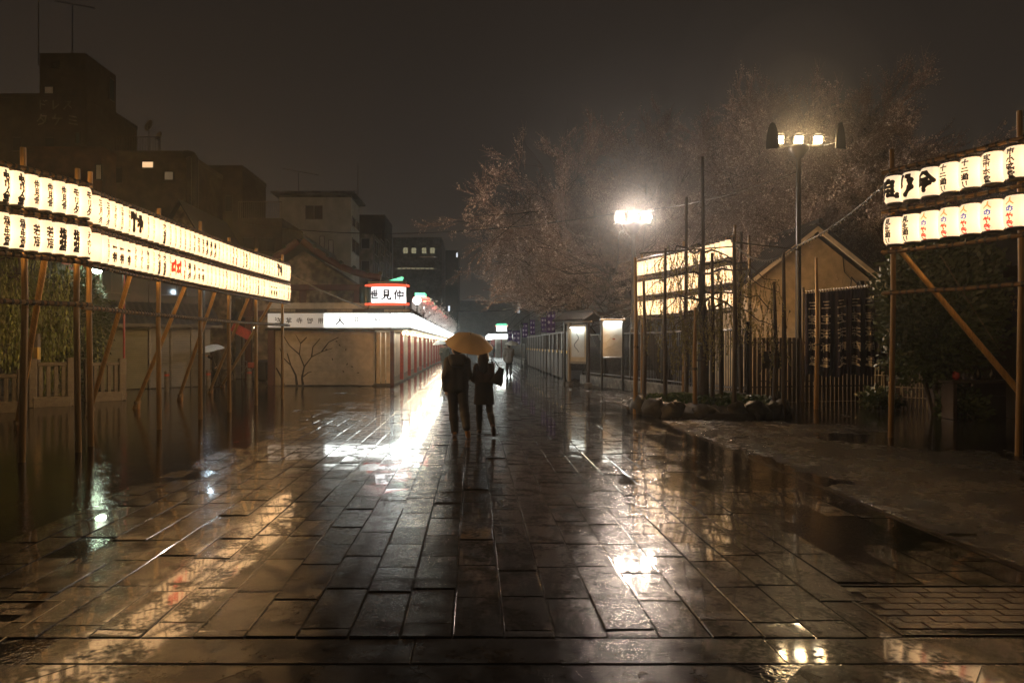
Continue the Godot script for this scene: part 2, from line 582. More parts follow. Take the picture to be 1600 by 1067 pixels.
func build_ground() -> void:
	low_noise = noise(0.33, 5, 2)
	mid_noise = noise(1.7, 9, 3)
	# far ground: one sheet to the horizon, with the near part given its hollows
	var b := MB.new()
	var xs := [-400.0, -120.0, -40.0, -22.0]
	var q := -16.0
	while q < 16.01:
		xs.append(q)
		q += 0.16 if q > 3.9 and q < 9.0 else 0.4
	xs.append_array([4.206, -4.456, 22.0, 40.0, 120.0, 400.0])
	xs.sort()
	var zs := [40.0, 6.0]
	q = -1.0
	while q > -30.01:
		zs.append(q)
		q -= 0.16 if q > -14.0 else 0.4
	zs.append_array([-40.0, -60.0, -120.0, -300.0, -800.0])
	var rows := []
	for z in zs:
		var row := PackedVector3Array()
		for x in xs:
			var y := -0.03
			if absf(x) < 16.5 and z < -0.5 and z > -30.5 and not (x > PAVE_L - 0.105 and x < PAVE_R + 0.105):
				y = lie(x, z, 0.0) * 1.4 + 0.004
				if x > 3.0:
					y += 0.004 + 0.012 * smoothstep(4.2, 5.2, x) + 0.006 * maxf(0.0, low_noise.get_noise_2d(x * 0.8 + 40.0, z * 0.8))
				y += mid_noise.get_noise_2d(x * 1.5 + 9.0, z * 1.5) * 0.005
				if x < -3:
					y -= 0.004
			row.append(Vector3(x, y, z))
		rows.append(row)
	b.sheet(rows)
	struct("ground", b, M.asphalt)
	# standing water: one level sheet; the stones that lie higher stand out of it
	b = MB.new()
	b.quad(Vector3(-20, WATER, -2.5), Vector3(20, WATER, -2.5), Vector3(20, WATER, -45), Vector3(-20, WATER, -45))
	struct("standing_water", b, M.water)
	# paving stones
	var pave := Node3D.new()
	pave.name = "plaza_paving"
	pave.set_meta("kind", "structure")
	add_child(pave)
	var stones := []
	var wide := (PAVE_R - PAVE_L) / 28.0
	for col in 28:
		var x0 := PAVE_L + wide * col
		var z := -3.955 - rng.randf() * 0.25
		var first := true
		while z > -62.0:
			var long := rng.randf_range(0.5, 0.74)
			if first:
				long = -3.955 - z + 0.001
				z = -3.955
				if long < 0.08:
					long += 0.55
				first = false
			var cx := x0 + wide / 2.0
			var cz := z - long / 2.0
			var free := true
			for r in INSETS:
				if cx > r[0] and cx < r[1] and z - long < r[2] and z > r[3]:
					if z > r[3] and z - long < r[3] - 0.1 and z - r[3] < long:
						long = r[3] - (z - long)       # cut back to the inset's far edge
						z = r[3]
						cz = z - long / 2.0
					else:
						free = false
			if free:
				stones.append([cx, cz, wide, long])
			z -= long
	var variants := []
	for k in 8:
		variants.append(stone_mesh(k))
	var meshes := []
	for s in variants:
		meshes.append(s.mesh())
	stones.sort_custom(func(a, c): return absf(a[1]) < absf(c[1]))
	var rest := [MB.new(), MB.new(), MB.new(), MB.new()]
	var count := 0
	for s in stones:
		var at := stone_place(s[0], s[1], s[2], s[3])
		var k := rng.randi() % 8
		var m := rng.randi() % 4
		if count < 296:
			var o := obj("stone", meshes[k], M["paving_stone_%d" % m], pave)
			o.transform = at
			count += 1
		else:
			rest[m].add(variants[k], at)
	for m in 4:
		var o := obj("far_stones", rest[m], M["paving_stone_%d" % m], pave)
		o.set_meta("kind", "stuff")
	# threshold: a row of long slabs across the near end, and slanted slabs before it
	var kerb := Node3D.new()
	kerb.name = "threshold"
	kerb.set_meta("kind", "structure")
	add_child(kerb)
	var x := -6.2
	while x < 6.4:
		var long := rng.randf_range(1.6, 2.2)
		var s := MB.new()
		s.cbox(Vector3.ZERO, Vector3(long - 0.006, 0.08, 0.31), 0.005)
		var o := obj("slab", s, M.paving_stone_1, kerb)
		o.position = Vector3(x + long / 2, -0.0395 + lie(x, -3.8) * 0.3 - 0.0015, -3.79)
		o.rotation = Vector3(rng.randf_range(-0.003, 0.003), 0, rng.randf_range(-0.0012, 0.0012))
		x += long
	var fore := Node3D.new()
	fore.name = "foreground_paving"
	fore.set_meta("kind", "structure")
	add_child(fore)
	for k in 11:
		for r in 2:
			var s := MB.new()
			var o := obj("slab", stone_slant(), M["paving_stone_%d" % (rng.randi() % 4)], fore)
			o.position = Vector3(-5.0 + k * 0.96, -0.001 + rng.randf_range(-0.0015, 0.0015), -3.625 + 0.55 * r + 0.55)
			o.rotation = Vector3(rng.randf_range(-0.003, 0.003), 0, rng.randf_range(-0.003, 0.003))
	# the edge stones between paving and asphalt
	var edge := Node3D.new()
	edge.name = "edge_stones"
	edge.set_meta("kind", "structure")
	add_child(edge)
	for side in [-1, 1]:
		var z := -3.96
		while z > -27.0:
			var s := MB.new()
			s.cbox(Vector3.ZERO, Vector3(0.1, 0.08, 0.994), 0.008)
			var o := obj("edge_stone", s, M.kerb, edge)
			var ex := PAVE_L - 0.054 if side < 0 else PAVE_R + 0.054
			o.position = Vector3(ex, -0.036 + lie(ex, z - 0.5) * 0.6 + (0.001 if side > 0 else -0.012), z - 0.5)
			o.rotation = Vector3(rng.randf_range(-0.004, 0.004), 0, rng.randf_range(-0.01, 0.01))
			z -= 1.0
	build_insets()

func stone_slant() -> MB:
	# parallelogram slab, its cross joints running aslant
	var b := MB.new()
	var p := [Vector3(-0.475, 0, 0.0), Vector3(0.475, 0, 0.0), Vector3(0.475 + 0.5, 0, -0.54), Vector3(-0.475 + 0.5, 0, -0.54)]
	var down := Vector3(0, -0.05, 0)
	b.quad(p[0], p[1], p[2], p[3])
	for k in 4:
		b.quad(p[k] + down, p[(k + 1) % 4] + down, p[(k + 1) % 4], p[k])
	return b

# one paving stone of 1 x 1 with a worn, slightly domed or dished top
func stone_mesh(k: int) -> MB:
	var b := MB.new()
	var dome: float = [0.9, 0.5, -0.5, 0.2, 1.2, -0.8, 0.7, 0.0][k]
	var tilt := Vector2(rng.randf_range(-1, 1), rng.randf_range(-1, 1)) * 0.4
	var f := func(px: float, pz: float) -> Vector3:
		return Vector3(px, (dome * (0.25 - (px * px + pz * pz)) + tilt.x * px * pz) * 0.006, pz)
	var rows := []
	var cut := [-0.466, -0.16, 0.16, 0.466]
	var cutz := [0.482, 0.0, -0.482]
	for z in cutz:
		var row := PackedVector3Array()
		for x in cut:
			row.append(f.call(x, z))
		rows.append(row)
	b.sheet(rows)
	var ring := []
	for x in [-0.466, -0.16, 0.16, 0.466]:
		ring.append(f.call(x, 0.482))
	ring.append(f.call(0.466, 0.0))
	for x in [0.466, 0.16, -0.16, -0.466]:
		ring.append(f.call(x, -0.482))
	ring.append(f.call(-0.466, 0.0))
	for q in ring.size():
		var a: Vector3 = ring[q]
		var d: Vector3 = ring[(q + 1) % ring.size()]
		var ao := Vector3(a.x * 1.035, a.y - 0.007, a.z * 1.019)
		var do_ := Vector3(d.x * 1.035, d.y - 0.007, d.z * 1.019)
		b.quad(ao, do_, d, a)
		b.quad(ao + Vector3(0, -0.035, 0), do_ + Vector3(0, -0.035, 0), do_, ao)
	return b

func stone_place(cx: float, cz: float, w: float, l: float) -> Transform3D:
	var y := lie(cx, cz) + rng.randf_range(-0.0034, 0.0034)
	var sx := (lie(cx + w / 2, cz) - lie(cx - w / 2, cz)) / w + rng.randfn(0, 0.0036)
	var sz := (lie(cx, cz + l / 2) - lie(cx, cz - l / 2)) / l + rng.randfn(0, 0.0036)
	return Transform3D(Basis(Vector3(w, sx * w, 0), Vector3(0, 1, 0), Vector3(0, sz * l, l)), Vector3(cx, y, cz))

func build_insets() -> void:
	# two framed covers let into the paving, each filled with small bricks
	var brick := MB.new()
	brick.cbox(Vector3.ZERO, Vector3(0.196, 0.04, 0.096), 0.004)
	var bm := brick.mesh()
	var names := ["worn framed paving cover filled with bricks beside the dark left puddle", "brick filled paving cover with iron edge near the right corner"]
	for k in 2:
		var r: Array = INSETS[k]
		var cx: float = (r[0] + r[1]) / 2.0
		var cz: float = (r[2] + r[3]) / 2.0
		var wx: float = r[1] - r[0]
		var wz: float = r[2] - r[3]
		var t := thing("paving_cover", names[k], "paving cover", Vector3(cx, 0, cz))
		var f := MB.new()
		for s in [-1, 1]:
			f.cbox(Vector3(s * (wx / 2 - 0.012), -0.026, 0), Vector3(0.016, 0.06, wz - 0.012), 0.003)
			f.cbox(Vector3(0, -0.026, s * (wz / 2 - 0.012)), Vector3(wx - 0.045, 0.06, 0.014), 0.003)
		obj("frame", f, M.frame_iron, t)
		var bed := MB.new()
		bed.box(Vector3(0, -0.032, 0), Vector3(wx - 0.05, 0.03, wz - 0.05))
		obj("bed", bed, M.asphalt, t)
		var row := 0
		var z := -wz / 2 + 0.09
		while z < wz / 2 - 0.06:
			var x := -wx / 2 + 0.14 + (0.1 if row % 2 else 0.0)
			while x < wx / 2 - 0.12:
				var o := obj("brick", bm, M.brick_paver, t)
				o.position = Vector3(x, -0.019 + rng.randf_range(-0.0015, 0.0015) + (-0.004 if k == 0 else 0.0), z)
				o.rotation = Vector3(rng.randfn(0, 0.0036), rng.randfn(0, 0.01), rng.randfn(0, 0.0036))
				x += 0.2
			z += 0.1
			row += 1

# ---------------------------------------------------------------- buildings
# a block whose front stands square to the street at the given depth; wins: [px0, py0, px1, py1, material]
func block(called: String, label: String, px0: float, px1: float, py: float, depth: float, deep: float, m: Material, wins: Array = [], parapet := 0.25, side_wins: Array = []) -> Node3D:
	var a := G(px0, depth)
	var c := G(px1, depth)
	var top := W(px0, py, depth).y
	var t := thing(called, label, "building", (a + c) / 2.0, 0.0, "")
	var w := c.x - a.x
	var b := MB.new()
	b.box(Vector3(0, top / 2 - 0.05, -deep / 2), Vector3(w, top - 0.1, deep))
	obj("wall", b, m, t)
	b = MB.new()
	for s in [-1, 1]:
		b.box(Vector3(s * (w / 2 - 0.06), top - 0.1 + parapet / 2, -deep / 2), Vector3(0.18, parapet, deep - 0.24))
		b.box(Vector3(0, top - 0.1 + parapet / 2, -deep / 2 + s * (deep / 2 - 0.06)), Vector3(w + 0.06, parapet, 0.18))
	obj("parapet", b, M.block_grey if m == M.block_white else m, t)
	for q in wins:
		var p0 := W(q[0], q[1], depth) - t.position
		var p1 := W(q[2], q[3], depth) - t.position
		window(t, Vector3((p0.x + p1.x) / 2, (p0.y + p1.y) / 2, 0.0), Vector2(p1.x - p0.x, p0.y - p1.y), q[4], 0.0)
	for q in side_wins:   # on the right-hand side wall: near depth, far depth, y of top and bottom in px at the near depth
		var z0: float = -(q[0] - depth)
		var z1: float = -(q[1] - depth)
		var y0 := W(0, q[2], q[0]).y
		var y1 := W(0, q[3], q[0]).y
		window(t, Vector3(w / 2, (y0 + y1) / 2, (z0 + z1) / 2), Vector2(z0 - z1, y0 - y1), q[4], PI / 2)
	return t

func window(t: Node3D, at: Vector3, size: Vector2, m: Material, turn: float) -> void:
	var b := MB.new()
	var f := 0.05
	for s in [-1, 1]:
		b.box(Vector3(s * (size.x / 2 + f / 2), 0, 0.0), Vector3(f, size.y + 2 * f, 0.12))
		b.box(Vector3(0, s * (size.y / 2 + f / 2), 0.0), Vector3(size.x, f, 0.12))
	if size.x > 0.9:
		b.box(Vector3(0, 0, 0.01), Vector3(0.05, size.y, 0.08))
	var o := obj("window", b, M.grey_metal if t.name.begins_with("window") or t.name.begins_with("white") else M.dark_metal, t)
	o.position = at
	o.rotation.y = turn
	b = MB.new()
	b.box(Vector3(0, 0, 0.007), Vector3(size.x, size.y, 0.024))
	obj("pane", b, m, o)

func antenna(at: Vector3, high: float, label: String, bars := true) -> void:
	var t := thing("roof_antenna", label, "antenna", at)
	var b := MB.new()
	b.bar(Vector3(0, -0.1, 0), Vector3(0, high, 0), 0.035, 0.02, 5)
	obj("mast", b, M.dark_metal, t)
	if bars:
		b = MB.new()
		b.bar(Vector3(-1.1, high + 0.3, 0), Vector3(1.4, high - 0.15, 0), 0.02, 0.02, 4)
		for k in 9:
			var x := -1.0 + k * 0.28
			var y := high + 0.3 - (x + 1.1) * 0.18
			b.bar(Vector3(x, y, -0.32), Vector3(x, y, 0.32), 0.012, 0.012, 4)
			b.bar(Vector3(x, y - 0.1, 0), Vector3(x, y + 0.1, 0), 0.012, 0.012, 4)
		obj("crossbars", b, M.dark_metal, t)

func railing(t: Node3D, a: Vector3, c: Vector3, high: float, step: float, m: Material, called := "railing") -> void:
	var b := MB.new()
	for y in [0.08, high]:
		b.bar(a + Vector3(0, y, 0), c + Vector3(0, y, 0), 0.03, 0.03, 4)
	var k := int(a.distance_to(c) / step)
	for q in k + 1:
		var p := a.lerp(c, float(q) / k)
		b.bar(p, p + Vector3(0, high, 0), 0.016, 0.016, 4)
	obj(called, b, m, t)

func build_left_background() -> void:
	# the tall dark block with a roof hut
	var t := block("apartment_block", "tall dark block with faint painted sign and a roof hut", -90, 134, 150, 40, 6, M.block_dark, [[20, 215, 32, 235, M.dark_glass], [70, 215, 84, 235, M.dark_glass], [118, 208, 124, 224, M.teal_glass]])
	var b := MB.new()
	var p0 := W(60, 82, 40)
	var p1 := W(132, 150, 40)
	b.box(Vector3((p0.x + p1.x) / 2 - t.position.x, (p0.y + p1.y) / 2, -1.75), Vector3(p1.x - p0.x, p0.y - p1.y, 3.4))
	obj("roof_hut", b, M.block_dark, t)
	var hut: Node = t.get_child(t.get_child_count() - 1)
	window(hut, W(86, 100, 40) - t.position, Vector2(0.3, 0.3), M.dark_glass, 0.0)
	window(hut, W(76, 142, 40) - t.position, Vector2(0.5, 0.45), M.white_panel, 0.0)
	window(hut, Vector3(p1.x - t.position.x, W(0, 140, 42.9).y, -2.9), Vector2(0.55, 1.3), M.teal_glass, PI / 2)
	sign_text(t, ["ド", "レ", "ス"], W(66, 164, 40) - t.position + Vector3(0, 0, 0.03), 0.62, Vector3(0.75, 0, 0), M.block_tan, "letter")
	sign_text(t, ["タ", "ケ", "ミ"], W(66, 187, 40) - t.position + Vector3(0, 0, 0.03), 0.72, Vector3(0.9, 0, 0), M.block_tan, "letter")
	antenna(W(59, 100, 39.9), 7.0, "thin bare mast beside the roof hut", false)
	antenna(W(112, 84, 41), 2.9, "tall roof antenna with crossbars above the roof hut")
	# brown block with the two lit windows
	t = block("brown_block", "brown block with a small lit window and a bent duct", 150, 290, 240, 38, 5.5, M.block_brown, [[222, 253, 239, 262, M.window_warm], [257, 269, 270, 281, M.window_dim], [175, 262, 190, 285, M.dark_glass]])
	b = MB.new()
	var d0 := W(304, 322, 37.6) - t.position
	var d1 := W(304, 248, 37.6) - t.position
	b.pipe([Vector3(d0.x, 0, d0.z), d0, d1, d1 + Vector3(-0.12, 0.22, 0), d1 + Vector3(-0.35, 0.3, 0), d1 + Vector3(-0.6, 0.22, 0)], [0.2, 0.2, 0.2, 0.19, 0.19, 0.24], 9)
	obj("duct", b, M.dark_metal, t)
	railing(t, W(178, 240, 38.5) - t.position, W(250, 240, 38.5) - t.position, 0.95, 0.14, M.dark_metal)
	# rust-coloured lean-to
	block("rust_block", "low rust coloured block under the dark roof terrace", 40, 158, 232, 36.5, 4.0, M.block_rust, [[150, 258, 158, 280, M.white_panel]], 0.2)
	for k in 2:
		var at := W([232.0, 248.0][k], [196.0, 212.0][k], 41)
		t = thing("satellite_dish", ["large round satellite dish beside the roof railing", "small satellite dish on the corner of the roof railing"][k], "satellite dish", at)
		b = MB.new()
		var r: float = [0.38, 0.28][k]
		b.lathe([[0.01, -0.09], [r * 0.5, -0.065], [r * 0.85, -0.02], [r, 0.03], [r * 0.97, 0.035], [r * 0.8, -0.005], [0.01, -0.075]], 14)
		var o := obj("dish", b, M.block_tan, t)
		o.rotation = Vector3(1.3, 0.0, 0.5)
		b = MB.new()
		b.bar(Vector3(0, -1.6, 0), Vector3(0, -0.05, 0), 0.03, 0.03, 5)
		obj("stand", b, M.dark_metal, t)
	# dark slanted block
	t = block("dark_block", "dark block with a rounded roof corner behind the lanterns", 312, 378, 262, 44, 5, M.block_dark, [[352, 306, 362, 330, M.dark_glass]])
	t = block("balcony_block", "block with a slatted balcony between dark and white buildings", 372, 440, 345, 41, 5, M.block_brown, [[380, 372, 396, 392, M.dark_glass], [404, 372, 428, 392, M.dark_glass]])
	railing(t, W(372, 345, 41) - t.position, W(440, 345, 41) - t.position, 1.15, 0.12, M.block_tan)
	# cream gable house
	t = thing("gable_house", "house with a narrow cream gable rising behind the lanterns", "house", G(281, 33))
	b = MB.new()
	b.prism(PackedVector2Array([Vector2(-2.5, 0), Vector2(2.5, 0), Vector2(2.5, 4.2), Vector2(0, 8.4), Vector2(-2.5, 4.2)]), 0.0, 6.0)
	obj("wall", b, M.old_plaster, t)
	for s in [-1, 1]:
		b = MB.new()
		var q := [Vector3(0, 8.55, 0.25), Vector3(s * 2.75, 3.93, 0.25), Vector3(s * 2.75, 3.93, -6.2), Vector3(0, 8.55, -6.2)]
		if s > 0:
			q.reverse()
		var up := Vector3(0, 0.14, 0)
		b.quad(q[0] + up, q[1] + up, q[2] + up, q[3] + up)
		b.quad(q[3], q[2], q[1], q[0])
		for k in 4:
			b.quad(q[k], q[(k + 1) % 4], q[(k + 1) % 4] + up, q[k] + up)
		obj("roof", b, M.roof_tile, t)
	b = MB.new()
	b.box(Vector3(0, 6.9, 0.02), Vector3(1.7, 0.06, 0.04))
	obj("ledge", b, M.dark_timber, t)
	# white block and its neighbours
	t = block("white_block", "pale block with a flat overhanging roof and dark side windows", 436, 548, 306, 46, 3.4, M.block_white, [[478, 322, 503, 342, M.dark_glass], [500, 370, 506, 392, M.white_panel], [514, 376, 520, 396, M.white_panel]], 0.12, [[46.4, 49.0, 338, 352, M.dark_glass], [46.4, 49.0, 372, 392, M.dark_glass]])
	b = MB.new()
	b.box(Vector3(0, W(0, 306, 46).y + 0.12, -1.6), Vector3(5.6, 0.12, 4.6))
	obj("roof_slab", b, M.block_grey, t)
	antenna(W(466, 304, 47), 1.5, "small antenna on the pale block's flat roof")
	antenna(W(559, 304, 48), 2.2, "plain thin rod at the right corner of the pale block", false)
	block("dark_tower", "dark narrow tower just right of the pale block", 560, 601, 338, 66, 6, M.block_dark, [[596, 360, 600, 400, M.dark_glass]])
	var sw := []
	for f in 4:
		for k in 3:
			sw.append([52.8 + k * 3.6, 54.6 + k * 3.6, 374 + f * 35.0, 396 + f * 35.0, M.dark_glass])
	block("window_block", "grey block with pale framed windows along its street side", 560, 582, 366, 52, 12, M.block_tan, [[565, 373, 577, 388, M.dark_glass], [565, 408, 577, 424, M.dark_glass]], 0.2, sw)
	# far towers in the haze
	var w := []
	for k in 4:
		w.append([630 + k * 13 + (3 if k > 1 else 0), 387, 637 + k * 13 + (3 if k > 1 else 0), 396, M.window_far])
	for k in 8:
		w.append([621 + k * 7.3, 418.5, 626 + k * 7.3, 420.5, M.window_far])
	w.append([655, 400.5, 680, 402.0, M.window_dim])
	block("far_tower", "far hazy tower with a row of small lit windows", 614, 690, 372, 150, 20, M.block_grey, w)
	block("far_office", "faint far office block at the street's end", 690, 716, 392, 170, 20, M.block_dark, [[713, 395, 715, 402, M.window_cold], [700, 478, 703, 486, M.window_cold]])
	block("far_wall", "pale hazy far block between the blossom and the cherry tree", 716, 828, 470, 260, 30, M.block_grey, [[786, 482, 790, 484.5, M.window_far], [786, 491, 789, 493, M.window_far], [809, 479, 812, 489, M.window_cold]])
	# shuttered shops along the left of the plaza
	var dir := Vector3(3.7, 0, -3.5).normalized()
	var a := Vector3(-14.8, 0, -24.0)
	var turn := atan2(-dir.z, dir.x)
	side_shop("side_shop", "shuttered shop with olive shutters behind the stone fence", a - dir * 1.5, turn, 4.7, 2, M.shutter_green, true)
	side_shop("side_shop", "shuttered shop with grey shutters and a wet tin awning", a + dir * 3.22, turn, 2.4, 3, M.shutter_grey, false)
	# alley beyond: a lit back shop
	side_shop("side_shop", "small shop with grey shutters deep in the alley", Vector3(-11.9, 0, -33.5), 0.0, 3.3, 3, M.shutter_grey, false)
	# tiled gate-like roof behind the corner shop
	t = thing("tiled_house", "dark red timber house with a curved tiled gable roof", "house", G(474, 31.5))
	b = MB.new()
	b.box(Vector3(0, 2.2, -3), Vector3(5.2, 4.4, 6))
	obj("wall", b, M.old_plaster, t)
	b = MB.new()
	b.prism(PackedVector2Array([Vector2(-2.5, 4.4), Vector2(2.5, 4.4), Vector2(0, 6.0)]), -0.02, 5.9)
	obj("gable", b, M.old_plaster, t)
	for k in 5:
		b = MB.new()
		if k < 3:
			b.cbox(Vector3([-2.5, 0.0, 2.5][k], 2.2, 0.1), Vector3(0.3, 4.4, 0.22), 0.02)
		else:
			b.cbox(Vector3(0, [3.1, 4.3][k - 3], 0.14), Vector3(5.6, 0.28, 0.24), 0.02)
		obj("beam", b, M.red_timber, t)
	for s in [-1, 1]:
		# curved roof slope with raised tile rows
		var prof := []
		for k in 7:
			var f := k / 6.0
			prof.append(Vector2(s * (0.1 + 3.55 * f), 6.5 - 2.05 * f + 0.42 * f * f * 0.9 - 0.25 * sin(PI * f)))
		b = MB.new()
		var rows := []
		var zz := 0.7
		var ribs := 0
		while zz > -6.6:
			var row := PackedVector3Array()
			var lift := 0.05 if ribs % 2 == 0 else 0.0
			for p in prof:
				row.append(Vector3(p.x, p.y + lift, zz))
			rows.append(row)
			zz -= 0.13
			ribs += 1
		if s < 0:
			rows.reverse()
		b.sheet(rows)
		obj("roof_slope", b, M.green_tile, t)
		b = MB.new()
		var pts := []
		for p in prof:
			pts.append(Vector3(p.x, p.y - 0.12, 0.62))
		b.pipe(pts, [0.17], 6)
		obj("bargeboard", b, M.red_timber, t)
		b = MB.new()
		for k in 7:
			b.bar(Vector3(prof[k].x, prof[k].y + 0.07, 0.55), Vector3(prof[k].x, prof[k].y + 0.07, 0.82), 0.09, 0.09, 8)
		obj("end_tile_row", b, M.green_tile, t)
	b = MB.new()
	b.pipe([Vector3(0, 6.6, 0.85), Vector3(0, 6.55, -6.6)], [0.17, 0.17], 8)
	obj("ridge", b, M.roof_tile, t)

func side_shop(called: String, label: String, at: Vector3, turn: float, wide: float, n: int, m: Material, lettered: bool) -> void:
	var t := thing(called, label, "shop", at, turn, "shuttered shops left of the plaza")
	var b := MB.new()
	b.box(Vector3(wide / 2, 2.75, -2.06), Vector3(wide, 5.5, 4.0))
	obj("wall", b, M.block_brown, t)
	var each := wide / n
	for k in n:
		var s := MB.new()
		shutter(s, each - 0.1, 2.3, 0.07)
		var o := obj("shutter", s, m, t)
		o.position = Vector3(each * (k + 0.5), 0.02, 0.0)
		s = MB.new()
		s.cbox(Vector3(each * k, 1.2, 0.0), Vector3(0.08, 2.4, 0.1), 0.01)
		obj("shutter_rail", s, M.grey_metal, t)
	# sloping ribbed awning
	b = MB.new()
	var rows := []
	for r in 2:
		var row := PackedVector3Array()
		var steps := int(wide / 0.055)
		for k in steps + 1:
			var x := wide * k / steps
			row.append(Vector3(x, (2.45 if r == 0 else 3.3) + (0.02 if k % 4 < 2 else 0.0), 1.1 if r == 0 else 0.02))
		rows.append(row)
	b.sheet(rows)
	obj("awning", b, M.awning_tin, t)
	b = MB.new()
	b.box(Vector3(wide / 2, 2.4, 1.1), Vector3(wide, 0.1, 0.03))
	obj("awning_edge", b, M.awning_tin, t)
	# upper floor: lighter panels, a window, a dark eave
	for k in 2:
		window(t, Vector3(wide * (0.3 + 0.42 * k), 4.15, 0.0), Vector2(wide * 0.25, 1.0), M.dark_glass, 0.0)
	b = MB.new()
	b.box(Vector3(wide / 2, 5.55, -1.8), Vector3(wide + 0.1, 0.16, 4.9))
	obj("eave", b, M.roof_tile, t)
	if lettered:
		for k in 3:
			var p := t
			var g := glyph_mesh(["一", "富", "屋"][k], 0.36, 0.02)
			var o := obj("letter", g, M.white_print, t)
			o.position = Vector3(2.3 + k * 0.62, 2.95, 0.53)
			o.rotation.x = -0.92
		b = MB.new()
		b.box(Vector3(2.3, 4.2, 0.12), Vector3(1.5, 1.3, 0.1))
		obj("signboard", b, M.black_lacquer, t)
		var sb: Node = t.get_child(t.get_child_count() - 1)
		b = MB.new()
		for q in [[2.0, 4.62, 0.55, 0.22], [2.62, 4.6, 0.5, 0.26], [2.05, 4.4, 0.35, 0.12]]:
			b.box(Vector3(q[0], q[1], 0.18), Vector3(q[2], q[3], 0.02))
		obj("red_panel", b, M.red_metal, sb)
		b = MB.new()
		b.box(Vector3(2.2, 4.02, 0.18), Vector3(1.0, 0.16, 0.02))
		obj("pale_strip", b, M.shutter_cream, sb)

# ribbed roller shutter standing at z = 0, centred on x, foot at y = 0
func shutter(b: MB, wide: float, high: float, rib := 0.06) -> void:
	var n := int(high / rib)
	for k in n:
		var y0 := high * k / n
		var y1 := high * (k + 1) / n
		var ym := lerpf(y0, y1, 0.75)
		b.quad(Vector3(-wide / 2, y0, 0.0), Vector3(wide / 2, y0, 0.0), Vector3(wide / 2, ym, 0.007), Vector3(-wide / 2, ym, 0.007))
		b.quad(Vector3(-wide / 2, ym, 0.007), Vector3(wide / 2, ym, 0.007), Vector3(wide / 2, y1, 0.0), Vector3(-wide / 2, y1, 0.0))
	b.quad(Vector3(wide / 2, 0, -0.03), Vector3(-wide / 2, 0, -0.03), Vector3(-wide / 2, high, -0.03), Vector3(wide / 2, high, -0.03))

